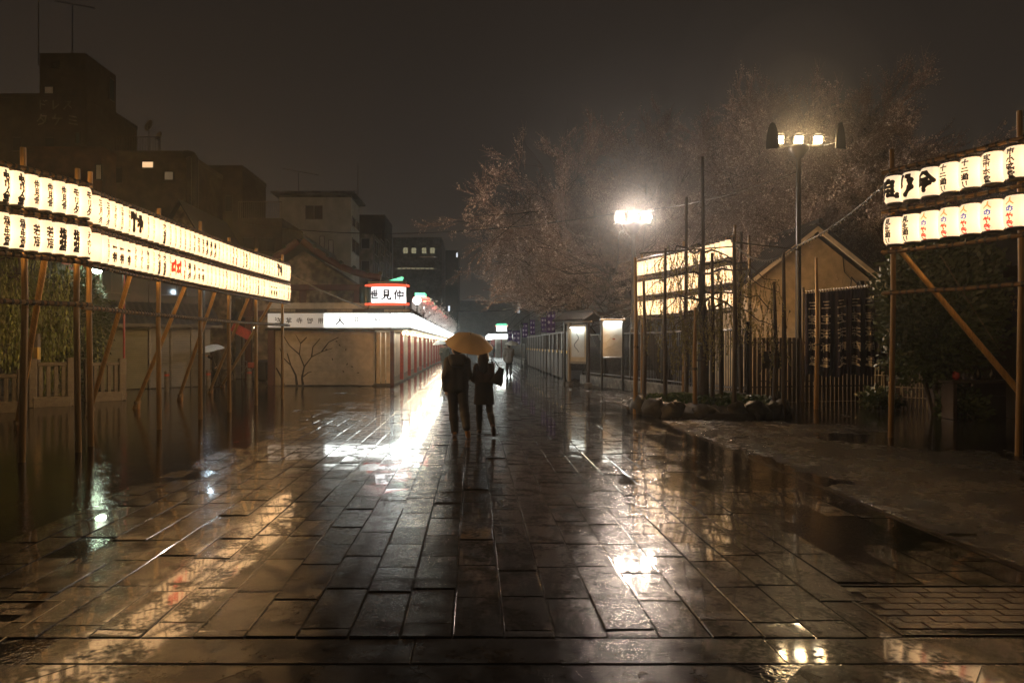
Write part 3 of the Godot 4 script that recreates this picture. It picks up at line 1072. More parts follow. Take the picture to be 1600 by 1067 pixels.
# ---------------------------------------------------------------- the shop street
const SHOP_Z := -27.9
func build_shop_street() -> void:
	# corner shop: its end wall faces the plaza
	var x0 := -8.4
	var x1 := -4.05
	var t := thing("corner_shop", "corner shop with a bare tree painted on its closed shutter", "shop", Vector3(0, 0, SHOP_Z))
	var b := MB.new()
	b.box(Vector3((x0 + x1) / 2, 1.7, -1.9), Vector3(x1 - x0, 3.4, 3.6))
	obj("wall", b, M.plaster, t)
	var s := MB.new()
	shutter(s, x1 - x0 - 0.5, 2.2, 0.055)
	var o := obj("shutter", s, M.shutter_cream, t)
	o.position = Vector3((x0 + x1) / 2 + 0.2, 0.04, 0.0)
	b = MB.new()
	painted_tree(b)
	obj("tree_painting", b, M.dark_timber, o)
	for k in 9:
		b = MB.new()
		var lx: float = [0.62, 0.75, 1.0, 0.2, 1.25, 0.45, 1.05, 1.5, 0.9][k]
		var ly: float = [1.78, 1.62, 1.45, 1.45, 0.75, 1.05, 0.85, 0.5, 0.55][k]
		b.x = Transform3D(Basis(Vector3.FORWARD, k * 0.9), Vector3(lx - 0.2, ly, 0.017))
		b.quad(Vector3(-0.06, 0, 0), Vector3(0, -0.025, 0), Vector3(0.06, 0.0, 0), Vector3(0, 0.025, 0))
		obj("painted_leaf", b, M.block_rust, o)
	b = MB.new()
	b.cbox(Vector3(x0 + 0.14, 1.15, 0.04), Vector3(0.28, 2.3, 0.12), 0.01)
	obj("dark_door_post", b, M.red_timber, t)
	# pale door jambs at the corner
	for k in 3:
		b = MB.new()
		b.cbox(Vector3(-3.92 + k * 0.19, 1.1, -0.15 - 0.1 * k), Vector3(0.16, 2.2, 0.06), 0.008)
		obj("door_panel", b, M.shutter_cream, t)
	# eave, gutter and ledges
	b = MB.new()
	b.cbox(Vector3(-5.45, 2.3, 0.42), Vector3(5.9, 0.07, 0.12), 0.015)
	obj("gutter", b, M.dark_metal, t)
	b = MB.new()
	b.box(Vector3(-5.45, 2.345, 0.1), Vector3(5.88, 0.03, 0.5))
	obj("eave", b, M.dark_metal, t)
	b = MB.new()
	b.box(Vector3(-5.45, 3.06, 0.0), Vector3(5.92, 0.14, 0.8))
	obj("roof_edge", b, M.dark_timber, t)
	for k in 5:
		b = MB.new()
		b.box(Vector3(-7.7 + k * 1.15, 3.06, 0.42), Vector3(1.02, 0.1, 0.05))
		obj("ledge_board", b, M.pale_timber if k % 2 == 0 else M.dark_timber, t)
	# name boards: unlit with reflected light painted as glow, half lit, fully lit
	var fx := [-8.35, -6.05, -3.38, -2.52]
	for k in 3:
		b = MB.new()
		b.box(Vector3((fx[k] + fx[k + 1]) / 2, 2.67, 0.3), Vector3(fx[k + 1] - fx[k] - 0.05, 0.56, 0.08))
		var m: Material = glow("board_painted_glow", Color(1.0, 0.98, 0.92), 0.09) if k == 0 else M.white_panel
		if k == 1:
			m = glow("tube_half", Color(0.95, 1.0, 0.97), 1.5)
		elif k == 2:
			m = M.tube_white
		o = obj(["unlit_name_sign", "lit_name_sign", "lit_name_sign"][k], b, m, t)
		var word: Array = [["浅", "草", "寺", "御", "用"], ["人", "形", "や"], []][k]
		for q in word.size():
			var big := 0.26 if k == 0 else 0.36
			var g := glyph_mesh(word[q], big * (1.15 if q == 0 and k == 1 else 1.0), 0.01, 0.075 if q == 0 else 0.05)
			var l := obj("letter", g, M.block_grey if k == 0 or q > 0 else M.black_lacquer, o)
			l.position = Vector3(fx[k] + (0.45 + 0.43 * q if k == 0 else 0.65 + 0.75 * q), 2.66, 0.345)
	area(Vector3(-2.95, 2.67, SHOP_Z + 0.4), Vector3(0, -0.2, 1), Vector2(0.8, 0.5), 1.5, Color(0.93, 1.0, 0.98))
	area(Vector3(-4.7, 2.67, SHOP_Z + 0.4), Vector3(0, -0.2, 1), Vector2(2.5, 0.5), 0.7, Color(0.95, 1.0, 0.97))
	# the drum-shaped lit sign on the roof corner
	roof_sign(Vector3(-3.55, 3.16, SHOP_Z - 0.3))
	# the row of shops running away along the street
	for k in 17:
		street_shop(k)
	for k in 5:
		far_shop(k)

func painted_tree(b: MB) -> void:
	# flat brush painting of a bare tree: thin strips lying on the shutter
	var lines := [[[-0.95, 0.0], [-1.0, 0.3], [-0.9, 0.75], [-1.1, 1.25], [-1.05, 1.7], [-1.25, 2.05]], [[-0.9, 0.75], [-0.6, 1.15], [-0.2, 1.35], [0.25, 1.5]], [[-0.6, 1.15], [-0.55, 1.55], [-0.25, 1.9]], [[-1.1, 1.25], [-1.5, 1.6], [-1.75, 2.0]], [[-1.2, 0.0], [-1.25, 0.4], [-1.45, 0.8], [-1.6, 1.3]], [[-1.45, 0.8], [-1.75, 1.1], [-1.9, 1.5]], [[-1.0, 0.3], [-0.75, 0.5], [-0.6, 0.55]], [[-1.75, 0.0], [-1.85, 0.35], [-2.05, 0.7]], [[-0.2, 1.35], [0.1, 1.75], [0.5, 1.95]], [[-1.05, 1.7], [-0.8, 1.95]]]
	for l in lines:
		var r := 0.055 if l[0][1] < 0.01 else 0.026
		for k in l.size() - 1:
			var a := Vector3(l[k][0], l[k][1], 0.016)
			var c := Vector3(l[k + 1][0], l[k + 1][1], 0.016)
			var s := Vector3(-(c - a).y, (c - a).x, 0).normalized()
			var r2 := r * 0.72
			b.quad(a - s * r, c - s * r2, c + s * r2, a + s * r)
			r = r2

func roof_sign(at: Vector3) -> void:
	var t := thing("roof_sign", "lit drum shaped white sign with red bands on the corner roof", "sign", at)
	var b := MB.new()
	# bulging white face: a barrel section
	var rows := []
	for r in 9:
		var row := PackedVector3Array()
		var y := 0.24 + 0.64 * r / 8.0
		for q in 13:
			var a := lerpf(-1.15, 1.15, q / 12.0)
			row.append(Vector3(sin(a) * 0.84, y, cos(a) * 0.42 + 0.04 * sin(PI * r / 8.0)))
		rows.append(row)
	b.sheet(rows)
	var face := obj("lit_face_sign", b, glow("sign_face", Color(1.0, 1.0, 1.0), 1.25), t)
	for k in 3:
		var g := glyph_mesh(["世", "見", "仲"][k], 0.44, 0.02, 0.075)
		var l := obj("letter", g, M.navy_cloth, face)
		l.position = Vector3(-0.5 + 0.5 * k, 0.56, 0.485 if k == 1 else 0.415)
		l.rotation.y = (k - 1) * 0.3
	for s in 2:
		b = MB.new()
		var y: float = [0.2, 0.92][s]
		rows = []
		for r in 3:
			var row := PackedVector3Array()
			for q in 13:
				var a := lerpf(-1.2, 1.2, q / 12.0)
				row.append(Vector3(sin(a) * 0.98, y + [-0.05, 0.0, 0.05][r] + 0.03 * cos(a) * (1 if s else -1), cos(a) * 0.52 + [0.0, 0.05, 0.0][r]))
			rows.append(row)
		b.sheet(rows)
		obj("red_band_sign", b, glow("band_red", Color(1.0, 0.1, 0.04), 0.75, Color(0.6, 0.05, 0.03)), t)
	b = MB.new()
	b.cbox(Vector3(0, 0.06, 0), Vector3(1.5, 0.16, 0.8), 0.03)
	b.cbox(Vector3(0, 1.06, 0), Vector3(1.6, 0.14, 0.8), 0.03)
	b.cbox(Vector3(0, 0.56, -0.1), Vector3(1.5, 0.8, 0.5), 0.02)
	obj("casing", b, M.black_lacquer, t)
	b = MB.new()
	b.lathe([[0.32, 0.22], [0.34, 0.56], [0.32, 0.9]], 10, Vector3(-0.85, 0, 0.05))
	obj("end_glass", b, M.teal_glass, t)
	b = MB.new()
	b.prism(PackedVector2Array([Vector2(0.1, 1.16), Vector2(0.62, 1.12), Vector2(0.68, 1.28), Vector2(0.6, 1.3)]), 0.3, 0.1)
	obj("green_fin_sign", b, M.green_neon, t)
	area(at + Vector3(0, 0.56, 0.62), Vector3(0, -0.1, 1), Vector2(1.2, 0.6), 0.25, Color(1, 1, 1))

func street_shop(k: int) -> void:
	var z := SHOP_Z - 3.7 * k
	var t := thing("street_shop", "closed shop with red posts, %s of the lit row from the plaza" % ordinal(k + 1), "shop", Vector3(0, 0, z), 0.0, "shops along the lit street")
	var b := MB.new()
	b.box(Vector3(-5.3, 1.7, -1.9 if k else -3.7), Vector3(2.6, 3.3, 3.6 if k else 0.05))
	obj("wall", b, M.plaster, t)
	for s in 2:
		b = MB.new()
		shutter(b, 1.6, 2.2, 0.075)
		var o := obj("shutter", b, M.shutter_cream, t)
		o.position = Vector3(-3.98, 0.03, -0.95 - 1.8 * s)
		o.rotation.y = PI / 2
	b = MB.new()
	b.cbox(Vector3(-3.33, 1.13, 0), Vector3(0.16, 2.26, 0.16), 0.02)
	obj("post", b, M.red_timber if k == 0 else M.vermilion, t)
	b = MB.new()
	b.box(Vector3(-3.35, 2.34, -1.85), Vector3(1.55, 0.1, 3.68))
	obj("eave", b, M.pale_timber, t)
	b = MB.new()
	b.cbox(Vector3(-3.7, 0.04, -1.85), Vector3(0.9, 0.1, 3.69), 0.01)
	obj("step", b, M.granite, t)
	b = MB.new()
	b.box(Vector3(-2.52, 2.67, -1.85), Vector3(0.08, 0.56, 3.66))
	obj("lit_fascia_sign", b, M.tube_white, t)
	b = MB.new()
	b.box(Vector3(-3.4, 3.03, -1.85), Vector3(1.85, 0.14, 3.69))
	obj("roof_edge", b, M.dark_timber, t)
	for s in 2:
		b = MB.new()
		b.lathe([[0.0, 2.26], [0.05, 2.24], [0.075, 2.18], [0.05, 2.12], [0.0, 2.1]], 8, Vector3(-2.95, 0, -0.9 - 1.85 * s))
		obj("eave_bulb", b, M.bulb_warm, t)
	# light of the fascia and of the bulbs under the eave
	area(Vector3(-2.42, 2.67, z - 1.85), Vector3(1, -0.25, 0), Vector2(3.6, 0.5), 1.3, Color(0.93, 1.0, 0.98))
	if k < 12:
		omni(Vector3(-2.95, 2.0, z - 1.85), 0.6, Color(1.0, 0.92, 0.78), 0.12)
	# round lamp and small lit sign above the roof
	if k > 0 and k < 8:
		b = MB.new()
		b.x = Transform3D(Basis.IDENTITY, Vector3(-2.65, 3.75 if k == 1 else 3.5, -0.3))
		b.lathe([[0.0, -0.2], [0.1, -0.175], [0.175, -0.1], [0.2, 0.0], [0.175, 0.1], [0.1, 0.175], [0.0, 0.2]], 14)
		obj("globe_lamp", b, M.globe_white, t)
		omni(Vector3(-2.65, 3.75 if k == 1 else 3.5, z - 0.3), 0.25, Color(1, 0.98, 0.94), 0.18)
		b = MB.new()
		b.bar(Vector3(-2.65, 3.05, -0.3), Vector3(-2.65, 3.62 if k == 1 else 3.36, -0.3), 0.03, 0.03, 6)
		obj("lamp_stem", b, M.dark_metal, t)
		b = MB.new()
		b.box(Vector3(-2.6, 4.12, -1.9), Vector3(0.5, 0.14, 1.1))
		obj("green_cap_sign", b, M.green_neon, t)
		b = MB.new()
		b.box(Vector3(-2.55, 3.92, -1.9), Vector3(0.75, 0.1, 1.3))
		obj("red_cap_sign", b, M.red_neon, t)
		b = MB.new()
		b.box(Vector3(-2.75, 3.5, -1.9), Vector3(0.5, 0.7, 1.0))
		obj("sign_box", b, M.white_panel, t)
	# artificial blossom boughs along the eave
	if k > 0 and k < 14:
		var bough := thing("blossom_bough", "white lit blossom bough above the %s shop of the row" % ordinal(k + 1), "decoration", Vector3(-2.45, 2.98, z), 0.0, "blossom boughs along the eaves")
		var stem := MB.new()
		var places := []
		for q in 9:
			var z0 := -rng.randf() * 3.6
			var tip := Vector3(rng.randf_range(-0.2, 0.75), rng.randf_range(0.3, 1.05), z0 - rng.randf_range(-0.5, 0.5))
			stem.pipe([Vector3(-0.1, 0, z0), tip * 0.5 + Vector3(-0.08, 0.12, z0 * 0.5), tip], [0.02, 0.014, 0.006], 4)
			for p in 60:
				var f := rng.randf_range(0.2, 1.05)
				var at := Vector3(-0.1, 0, z0).lerp(tip, f) + Vector3(rng.randfn(0, 0.1), rng.randfn(0, 0.1), rng.randfn(0, 0.1))
				places.append(Transform3D(Basis.from_euler(Vector3(rng.randf() * TAU, rng.randf() * TAU, 0)).scaled(Vector3.ONE * rng.randf_range(0.7, 1.3)), at))
		obj("stem", stem, M.twig, bough)
		copies("petals", petal_mesh(0.045), M.petal_white if M.has("petal_white") else mat("petal_white", Color(0.8, 0.72, 0.7), 0.6, "", 1.0, {"backlight_enabled": true, "backlight": Color(0.8, 0.75, 0.72)}), places, bough)

func petal_mesh(r: float) -> ArrayMesh:
	var b := MB.new()
	for k in 3:
		var a := k * 2.1
		var d := Vector3(cos(a), 0.3, sin(a)) * r
		var s := Vector3(-sin(a), 0.2, cos(a)) * r * 0.6
		b.quad(Vector3.ZERO, d * 0.6 - s, d * 1.1, d * 0.6 + s)
	return b.mesh()

func far_shop(k: int) -> void:
	# the row on the right begins far down the street
	var z := -90.0 - 4.0 * k
	var t := thing("far_shop", "small far shop on the right, %s beyond the crossing" % ordinal(k + 1), "shop", Vector3(2.4, 0, z), 0.0, "far shops on the right")
	var b := MB.new()
	b.box(Vector3(1.8, 1.5, -1.9), Vector3(2.4, 3.0, 3.7))
	obj("wall", b, M.plaster, t)
	b = MB.new()
	b.box(Vector3(-0.4, 2.75, -1.95), Vector3(0.08, 0.6, 3.9))
	b.box(Vector3(1.2, 2.75, 0.05), Vector3(3.1, 0.6, 0.08))
	obj("lit_fascia_sign", b, M.tube_white, t)
	for q in 3:
		b = MB.new()
		b.cbox(Vector3(0.35 + q * 0.9, 1.2, 0.04), Vector3(0.14, 2.4, 0.12), 0.02)
		obj("post", b, M.vermilion, t)
	b = MB.new()
	b.box(Vector3(1.2, 3.12, -1.9), Vector3(3.3, 0.14, 4.0))
	obj("roof_edge", b, M.dark_timber, t)
	if k == 0:
		b = MB.new()
		b.box(Vector3(1.3, 3.75, -0.5), Vector3(1.3, 0.6, 0.6))
		obj("roof_sign", b, M.globe_white, t)
		b = MB.new()
		b.prism(PackedVector2Array([Vector2(0.45, 4.2), Vector2(2.15, 4.2), Vector2(1.9, 4.45), Vector2(0.7, 4.45)]), -0.2, 0.6)
		obj("green_cap_sign", b, M.green_neon, t)
		b = MB.new()
		b.box(Vector3(1.3, 4.12, -0.5), Vector3(1.7, 0.1, 0.7))
		obj("red_cap_sign", b, M.red_neon, t)
		area(Vector3(3.6, 2.75, z + 0.15), Vector3(0, 0, 1), Vector2(3, 0.55), 2.5, Color(0.93, 1, 0.98))
	area(Vector3(1.9, 2.75, z - 1.95), Vector3(-1, -0.2, 0), Vector2(3.8, 0.55), 3.0, Color(0.93, 1, 0.98))

# ---------------------------------------------------------------- brush lettering
# strokes on a 10 x 10 grid, x then y (down), one number per digit, strokes parted by spaces
const GLYPHS := {
	"一": "1595", "二": "2383 1797", "三": "2282 3575 1898", "十": "1494 5159", "人": "51534619 547799", "大": "1494 51544519 547799",
	"仲": "312314 2329 4393964643 6169", "見": "3171763631 3373 3575 463819 6668799998", "世": "1494 323888 5156 7176 5676",
	"モ": "2272 1595 42475888", "リ": "3236 72766849", "タ": "413416 4282765829 4466", "も": "4147597987 2474 2676", "り": "3135 61737659",
	"金": "5014 5094 3474 2676 5459 1999 3738 7768", "若": "1292 3133 7173 1595 533618 3686893936", "唐": "5152 1292 222619 4484 3696 6467 4888 8889 4989 4849",
	"塩": "1434 2128 1838 5143 5292 5484 5456 8486 5686 5797 5759 9799 7779 4999", "埜": "1242 3135 3314 6292 7175 7364 7395 2787 5659 1999",
	"福": "2131 1343 3318 3539 5191 6383 6385 8385 6585 5696 5659 9699 5799 7679", "生": "3124 2484 5159 2676 1999",
	"堂": "5153 3142 7162 2393 2324 9394 3575 3537 7577 3777 2888 5759 1999", "林": "1343 3139 3416 3546 5393 7179 7456 7596",
	"鬼": "5142 2272 2226 7276 2676 4226 2474 3629 5658 5899 9998 7778", "令": "5014 5095 3464 2676 7658 5659",
	"通": "1223 1535 3537 3718 1899 4181 8163 4393 4348 9398 4595 4797 6368", "い": "222739 7276", "米": "1595 5159 2234 8264 4518 6598",
	"久": "413416 4373 736519 557899", "市": "5052 1292 2427 2484 8487 5259", "小": "515949 3417 7497", "路": "1242 1215 4245 1545 3548 1649 3747 6153 6282 8256 5699 6797 6769 9799",
	"や": "148486 6253 3259", "き": "2272 1484 4176 2739 3979", "宝": "5051 1292 1213 9293 2474 5459 2676 1999 7788",
	"荒": "1292 3133 7173 5455 1595 253777 3819 5859 7899", "神": "2131 1343 3318 3539 5292 5257 9297 5797 5595 7199",
	"月": "3171 313619 7179 3373 3575", "竹": "2113 1242 3239 6153 5292 7279", "村": "1343 3139 3416 3546 5494 8189 6667", "山": "5158 2428 8488 2888",
	"川": "212619 5157 8189", "本": "1393 5159 5217 5297 3767", "屋": "2181 2119 8183 2383 3585 5468 3787 5859 2999", "よ": "5157 573839 4574",
	"の": "5347272452848769", "し": "3136597987", "ド": "3139 3475 6172 8191", "レ": "313985", "ス": "2272 7219 5588", "ケ": "312414 2484 645639", "ミ": "2273 2576 2889",
	"富": "5051 1292 1213 9293 3474 4575 3656 5859 2797 2729 9799 5759 2888", "浅": "1122 1424 1939 5393 4696 518699 8919", "草": "1292 3133 7173 3474 3436 7476 3676 5559 1797",
	"寺": "2282 5154 1494 1696 7479 3748", "御": "2113 2314 2429 4252 4464 5259 3969 7292 7279 9296", "用": "2282 2229 8289 2484 2686 5259", "形": "1252 1555 2218 4249 8163 8466 9869",
}

func strokes(ch: String) -> Array:
	var out := []
	for s in GLYPHS[ch].split(" "):
		var line := PackedVector2Array()
		for k in range(0, s.length(), 2):
			line.append(Vector2(float(s[k]), float(s[k + 1])) / 10.0)
		out.append(line)
	return out

# raised letter, centred, standing in x, y
func glyph_mesh(ch: String, size: float, depth: float, weight := 0.055) -> MB:
	var b := MB.new()
	var layer := 0
	for l in strokes(ch):
		for k in l.size() - 1:
			var a: Vector2 = (l[k] - Vector2(0.5, 0.5)) * size * Vector2(1, -1)
			var c: Vector2 = (l[k + 1] - Vector2(0.5, 0.5)) * size * Vector2(1, -1)
			var d := (c - a).normalized() * size * weight
			var s := Vector2(-d.y, d.x)
			b.prism(PackedVector2Array([a - d - s, c + d - s * 0.8, c + d + s * 0.8, a - d + s]), depth / 2.0 + 0.0004 * layer, depth)
			layer += 1
	return b

func sign_text(t: Node3D, word: Array, at: Vector3, size: float, step: Vector3, m: Material, called: String) -> void:
	for k in word.size():
		var o := obj(called, glyph_mesh(word[k], size, 0.03), m, t)
		o.position = at + step * k

var glyph_cache := {}
func glyph_image(ch: String, size: int, ink: Color, weight: float) -> Image:
	var key := "%s %d %s %.2f" % [ch, size, ink.to_html(), weight]
	if glyph_cache.has(key):
		return glyph_cache[key]
	var im := Image.create(size, size, false, Image.FORMAT_RGBA8)
	im.fill(Color(ink, 0.0))
	for l in strokes(ch):
		for k in l.size() - 1:
			var a: Vector2 = l[k] * size
			var c: Vector2 = l[k + 1] * size
			var w := size * weight
			for y in range(maxi(0, int(minf(a.y, c.y) - w - 1)), mini(size, int(maxf(a.y, c.y) + w + 2))):
				for x in range(maxi(0, int(minf(a.x, c.x) - w - 1)), mini(size, int(maxf(a.x, c.x) + w + 2))):
					var p := Vector2(x + 0.5, y + 0.5)
					var f := clampf((p - a).dot(c - a) / (c - a).length_squared(), 0, 1)
					var r := w * (1.0 - 0.35 * sin(PI * f)) * (1.0 - 0.25 * f)
					var al := clampf(r - p.distance_to(a.lerp(c, f)) + 0.5, 0, 1)
					if al > im.get_pixel(x, y).a:
						im.set_pixel(x, y, Color(ink, al))
	glyph_cache[key] = im
	return im

# ---------------------------------------------------------------- paper lanterns
# what is written on them: [characters, size, weight, ink]; k black, r red, f faint brown, u blue
const WRITING := [
	[["仲", "見", "世"], 27, 0.075, "k"], [["モ", "リ", "タ"], 30, 0.09, "k"], [["も", "り", "金"], 34, 0.1, "k"], [["福", "生", "堂"], 32, 0.075, "k"],
	[["若", "唐"], 38, 0.065, "k"], [["塩", "埜"], 40, 0.095, "k"], [[], 0, 0.0, "k"], [["一", "林"], 40, 0.1, "k"], [["よ", "の", "し"], 28, 0.07, "k"], [["三", "月", "丸"], 0, 0.07, "k"],
	[["竹"], 96, 0.1, "k"], [["村"], 84, 0.1, "k"], [["の"], 88, 0.1, "r"], [["し", "い"], 48, 0.09, "r"], [["鬼"], 92, 0.085, "k"], [["り"], 100, 0.1, "k"], [["令"], 92, 0.1, "k"],
	[["十", "二", "通", "い"], 26, 0.075, "k"], [["市", "小", "路", "堂"], 26, 0.075, "k"], [["宝", "市", "本", "堂"], 25, 0.07, "k"], [["米", "久"], 40, 0.1, "k"], [["見", "生", "通", "い"], 26, 0.075, "k"],
	[["人", "の", "や", "き"], 26, 0.075, "c"], [["三", "本", "山", "川", "大"], 19, 0.07, "k"], [["川", "本", "大", "山"], 22, 0.06, "f"], [["大", "金", "屋"], 33, 0.085, "k"], [["小", "川", "生", "本", "林"], 19, 0.065, "m"],
	[["三", "月", "久"], 32, 0.07, "k"], [["村", "山", "林"], 30, 0.075, "k"],
]

func paint_lanterns() -> void:
	var im := Image.create(1024, 1024, false, Image.FORMAT_RGBA8)
	im.fill(Color(1.0, 1.0, 1.0))
	for d in WRITING.size():
		var wr: Array = WRITING[d]
		var cell := Vector2i((d % 8) * 128, (d / 8) * 128)
		var n: int = wr[0].size()
		var size := int(wr[1] * (1.12 if wr[1] < 60 else 1.0))
		if n == 0 or size == 0:
			continue
		var step := mini(size, 118 / n)
		var y := 64 - step * n / 2 + (4 if n > 1 else 0)
		for k in n:
			var ink := Color(0.02, 0.018, 0.015)
			match wr[3]:
				"r": ink = Color(0.86, 0.12, 0.06)
				"f": ink = Color(0.78, 0.66, 0.5)
				"c": ink = [Color(0.85, 0.68, 0.4), Color(0.2, 0.34, 0.85), Color(0.85, 0.16, 0.1), Color(0.85, 0.16, 0.1)][k]
				"m": ink = Color(0.85, 0.3, 0.2) if k < 1 else Color(0.02, 0.018, 0.015)
			var g := glyph_image(wr[0][k], size, ink, wr[2] * 1.4)
			im.blend_rect(g, Rect2i(0, 0, size, size), cell + Vector2i(64 - size / 2, y + k * step + (step - size) / 2))
	# fine fibres of the paper
	T.lantern = ImageTexture.create_from_image(im)
	var m := StandardMaterial3D.new()
	m.resource_name = "lantern_paper"
	m.albedo_color = Color(0.82, 0.76, 0.64).linear_to_srgb()
	m.albedo_texture = T.lantern
	m.roughness = 0.75
	m.backlight_enabled = true
	m.backlight = Color(0.5, 0.5, 0.5)
	m.emission_enabled = true
	m.emission_operator = BaseMaterial3D.EMISSION_OP_MULTIPLY
	m.emission = Color(1.0, 0.88, 0.68).linear_to_srgb()
	m.emission_energy_multiplier = 0.33
	m.emission_texture = T.lantern
	M.lantern_paper = m

var shade_meshes := {}
func shade(d: int) -> ArrayMesh:
	if shade_meshes.has(d):
		return shade_meshes[d]
	var b := MB.new()
	var prof := []
	for k in 13:
		var f := k / 12.0
		var e := absf(f - 0.5) * 2.0
		var r := 0.15 * (1.0 - 0.3 * pow(e, 5.0)) * (0.985 + 0.015 * (1 - e))
		prof.append([r + (0.0016 if k % 2 else -0.0008), -0.245 + 0.49 * f])
	var u0 := Vector2((d % 8) / 8.0, (d / 8) / 8.0)
	for half in 2:
		var rows := []
		for p in prof:
			var row := PackedVector3Array()
			for s in 8:
				var a := PI * (s / 7.0 - 0.5) + PI * half
				row.append(Vector3(sin(a) * p[0], p[1], cos(a) * p[0]))
			rows.append(row)
		b.sheet(rows, u0 + Vector2(0.001, 0.124), u0 + Vector2(0.124, 0.001))
	# true normals across the seam
	for k in b.v.size():
		var p := b.v[k]
		b.n[k] = (Vector3(p.x, 0, p.z).normalized() + Vector3(0, signf(p.y) * maxf(0.0, absf(p.y) - 0.2) * 12.0, 0)).normalized()
	shade_meshes[d] = b.mesh(true)
	return shade_meshes[d]

var rim_mesh: ArrayMesh
func lantern(at: Vector3, turn: float, d: int, label: String, group: String, grow := 1.0) -> void:
	if rim_mesh == null:
		var b := MB.new()
		b.lathe([[0.0, -0.012], [0.102, -0.012], [0.117, -0.004], [0.117, 0.02], [0.1, 0.026], [0.0, 0.026]], 14)
		rim_mesh = b.mesh()
	var t := thing("paper_lantern", label, "lantern", at, turn + rng.randfn(0, 0.06), group)
	t.rotation.z = rng.randfn(0, 0.012)
	t.scale = Vector3(grow, clampf(grow, 1.0, 1.015), grow)
	obj("paper_shade", shade(d), M.lantern_paper, t, true)
	var o := obj("rim", rim_mesh, M.black_lacquer, t)
	o.position.y = 0.243
	o = obj("rim", rim_mesh, M.black_lacquer, t)
	o.position.y = -0.257
	omni(Vector3(0, -0.02, 0), 0.19 if grow > 1.0 else 0.145, Color(1.0, 0.75, 0.45), 0.05, 25.0, t)

# a: near or left end on the ground, c: other end; rows: heights of lantern centres; the lanterns face out
func rack(label: String, a: Vector3, c: Vector3, out: Vector3, rows: Array, count: int, posts: Array, rails: Array, top: float, braces: Array, words: Array, where: String, from: String, grow := 1.0) -> void:
	var t := thing("lantern_rack", label, "lantern rack", Vector3.ZERO, 0.0, "lantern racks")
	var dir := (c - a).normalized()
	var back := -out * 0.1
	for k in posts.size():
		var p: Vector3 = a.lerp(c, posts[k]) + back
		var b := MB.new()
		var lean := Vector3(rng.randfn(0, 0.02), 0, rng.randfn(0, 0.02))
		var hi := top + rng.randf_range(-0.05, 0.18)
		b.pipe([Vector3(0, -0.05, 0), Vector3(0, hi * 0.5, 0) + lean, Vector3(0, hi, 0) + lean * 0.4], [0.05, 0.046, 0.04], 9)
		var o := obj("post", b, M.bamboo, t)
		o.position = p
	for y in rails:
		var b := MB.new()
		var pts := []
		for k in 7:
			pts.append(a.lerp(c, lerpf(-0.02, 1.02, k / 6.0)) + Vector3(0, y - 0.03 * sin(PI * k / 6.0) + rng.randfn(0, 0.006), 0))
		b.pipe(pts, [0.038, 0.036, 0.035, 0.034, 0.033, 0.032, 0.03], 8)
		obj("rail", b, M.bamboo_dark, t)
		# cord lashed round the rail
		b = MB.new()
		for k in count * 2:
			var f := (k + 0.3 + 0.4 * rng.randf()) / (count * 2)
			var p: Vector3 = a.lerp(c, f) + Vector3(0, y - 0.03 * sin(PI * f), 0)
			b.pipe([p - dir * 0.015, p + dir * rng.randf_range(0.01, 0.03)], [0.047, 0.045], 6)
		var o := obj("lashing", b, M.wire, t)
		o.set_meta("kind", "stuff")
	for q in braces:
		var b := MB.new()
		var foot: Vector3 = q[0]
		var head: Vector3 = q[1]
		b.pipe([foot, foot.lerp(head, 0.5), head + (head - foot).normalized() * 0.3], [0.055, 0.05, 0.042], 8)
		obj("brace", b, M.bamboo, t)
		b = MB.new()
		var s := foot + (head - foot).normalized() * 0.25
		b.pipe([Vector3(s.x + 0.07, -0.05, s.z + 0.05), Vector3(s.x + 0.07, s.y + 0.12, s.z + 0.05)], [0.05, 0.045], 7)
		obj("stake", b, M.bamboo_dark, t)
		b = MB.new()
		b.pipe([s + Vector3(0.035, -0.03, 0.025), s + Vector3(0.035, 0.05, 0.025)], [0.09, 0.09], 8)
		obj("binding", b, M.rope, t)
	var turn := atan2(out.x, out.z)
	for r in rows.size():
		for k in count:
			var f := (k + 0.5) / count
			var d: int = words[r][k % words[r].size()]
			var ink: String = "plain face" if WRITING[d][1] == 0 else {"k": "black lettering", "r": "red lettering", "f": "faint lettering", "c": "coloured lettering", "m": "mixed lettering"}[WRITING[d][3]]
			if WRITING[d][1] > 60:
				ink = "huge " + ink
			var line: String = (["upper", "lower"] if rows.size() == 2 else ["top", "middle", "bottom"])[r]
			lantern(a.lerp(c, f) + Vector3(0, rows[r] - 0.03 * sin(PI * f), 0) + out * 0.02, turn, d, "paper lantern, %s, %s, %s row, %s from %s" % [ink, where, line, ordinal(k + 1), from], "paper lanterns on the racks", grow)

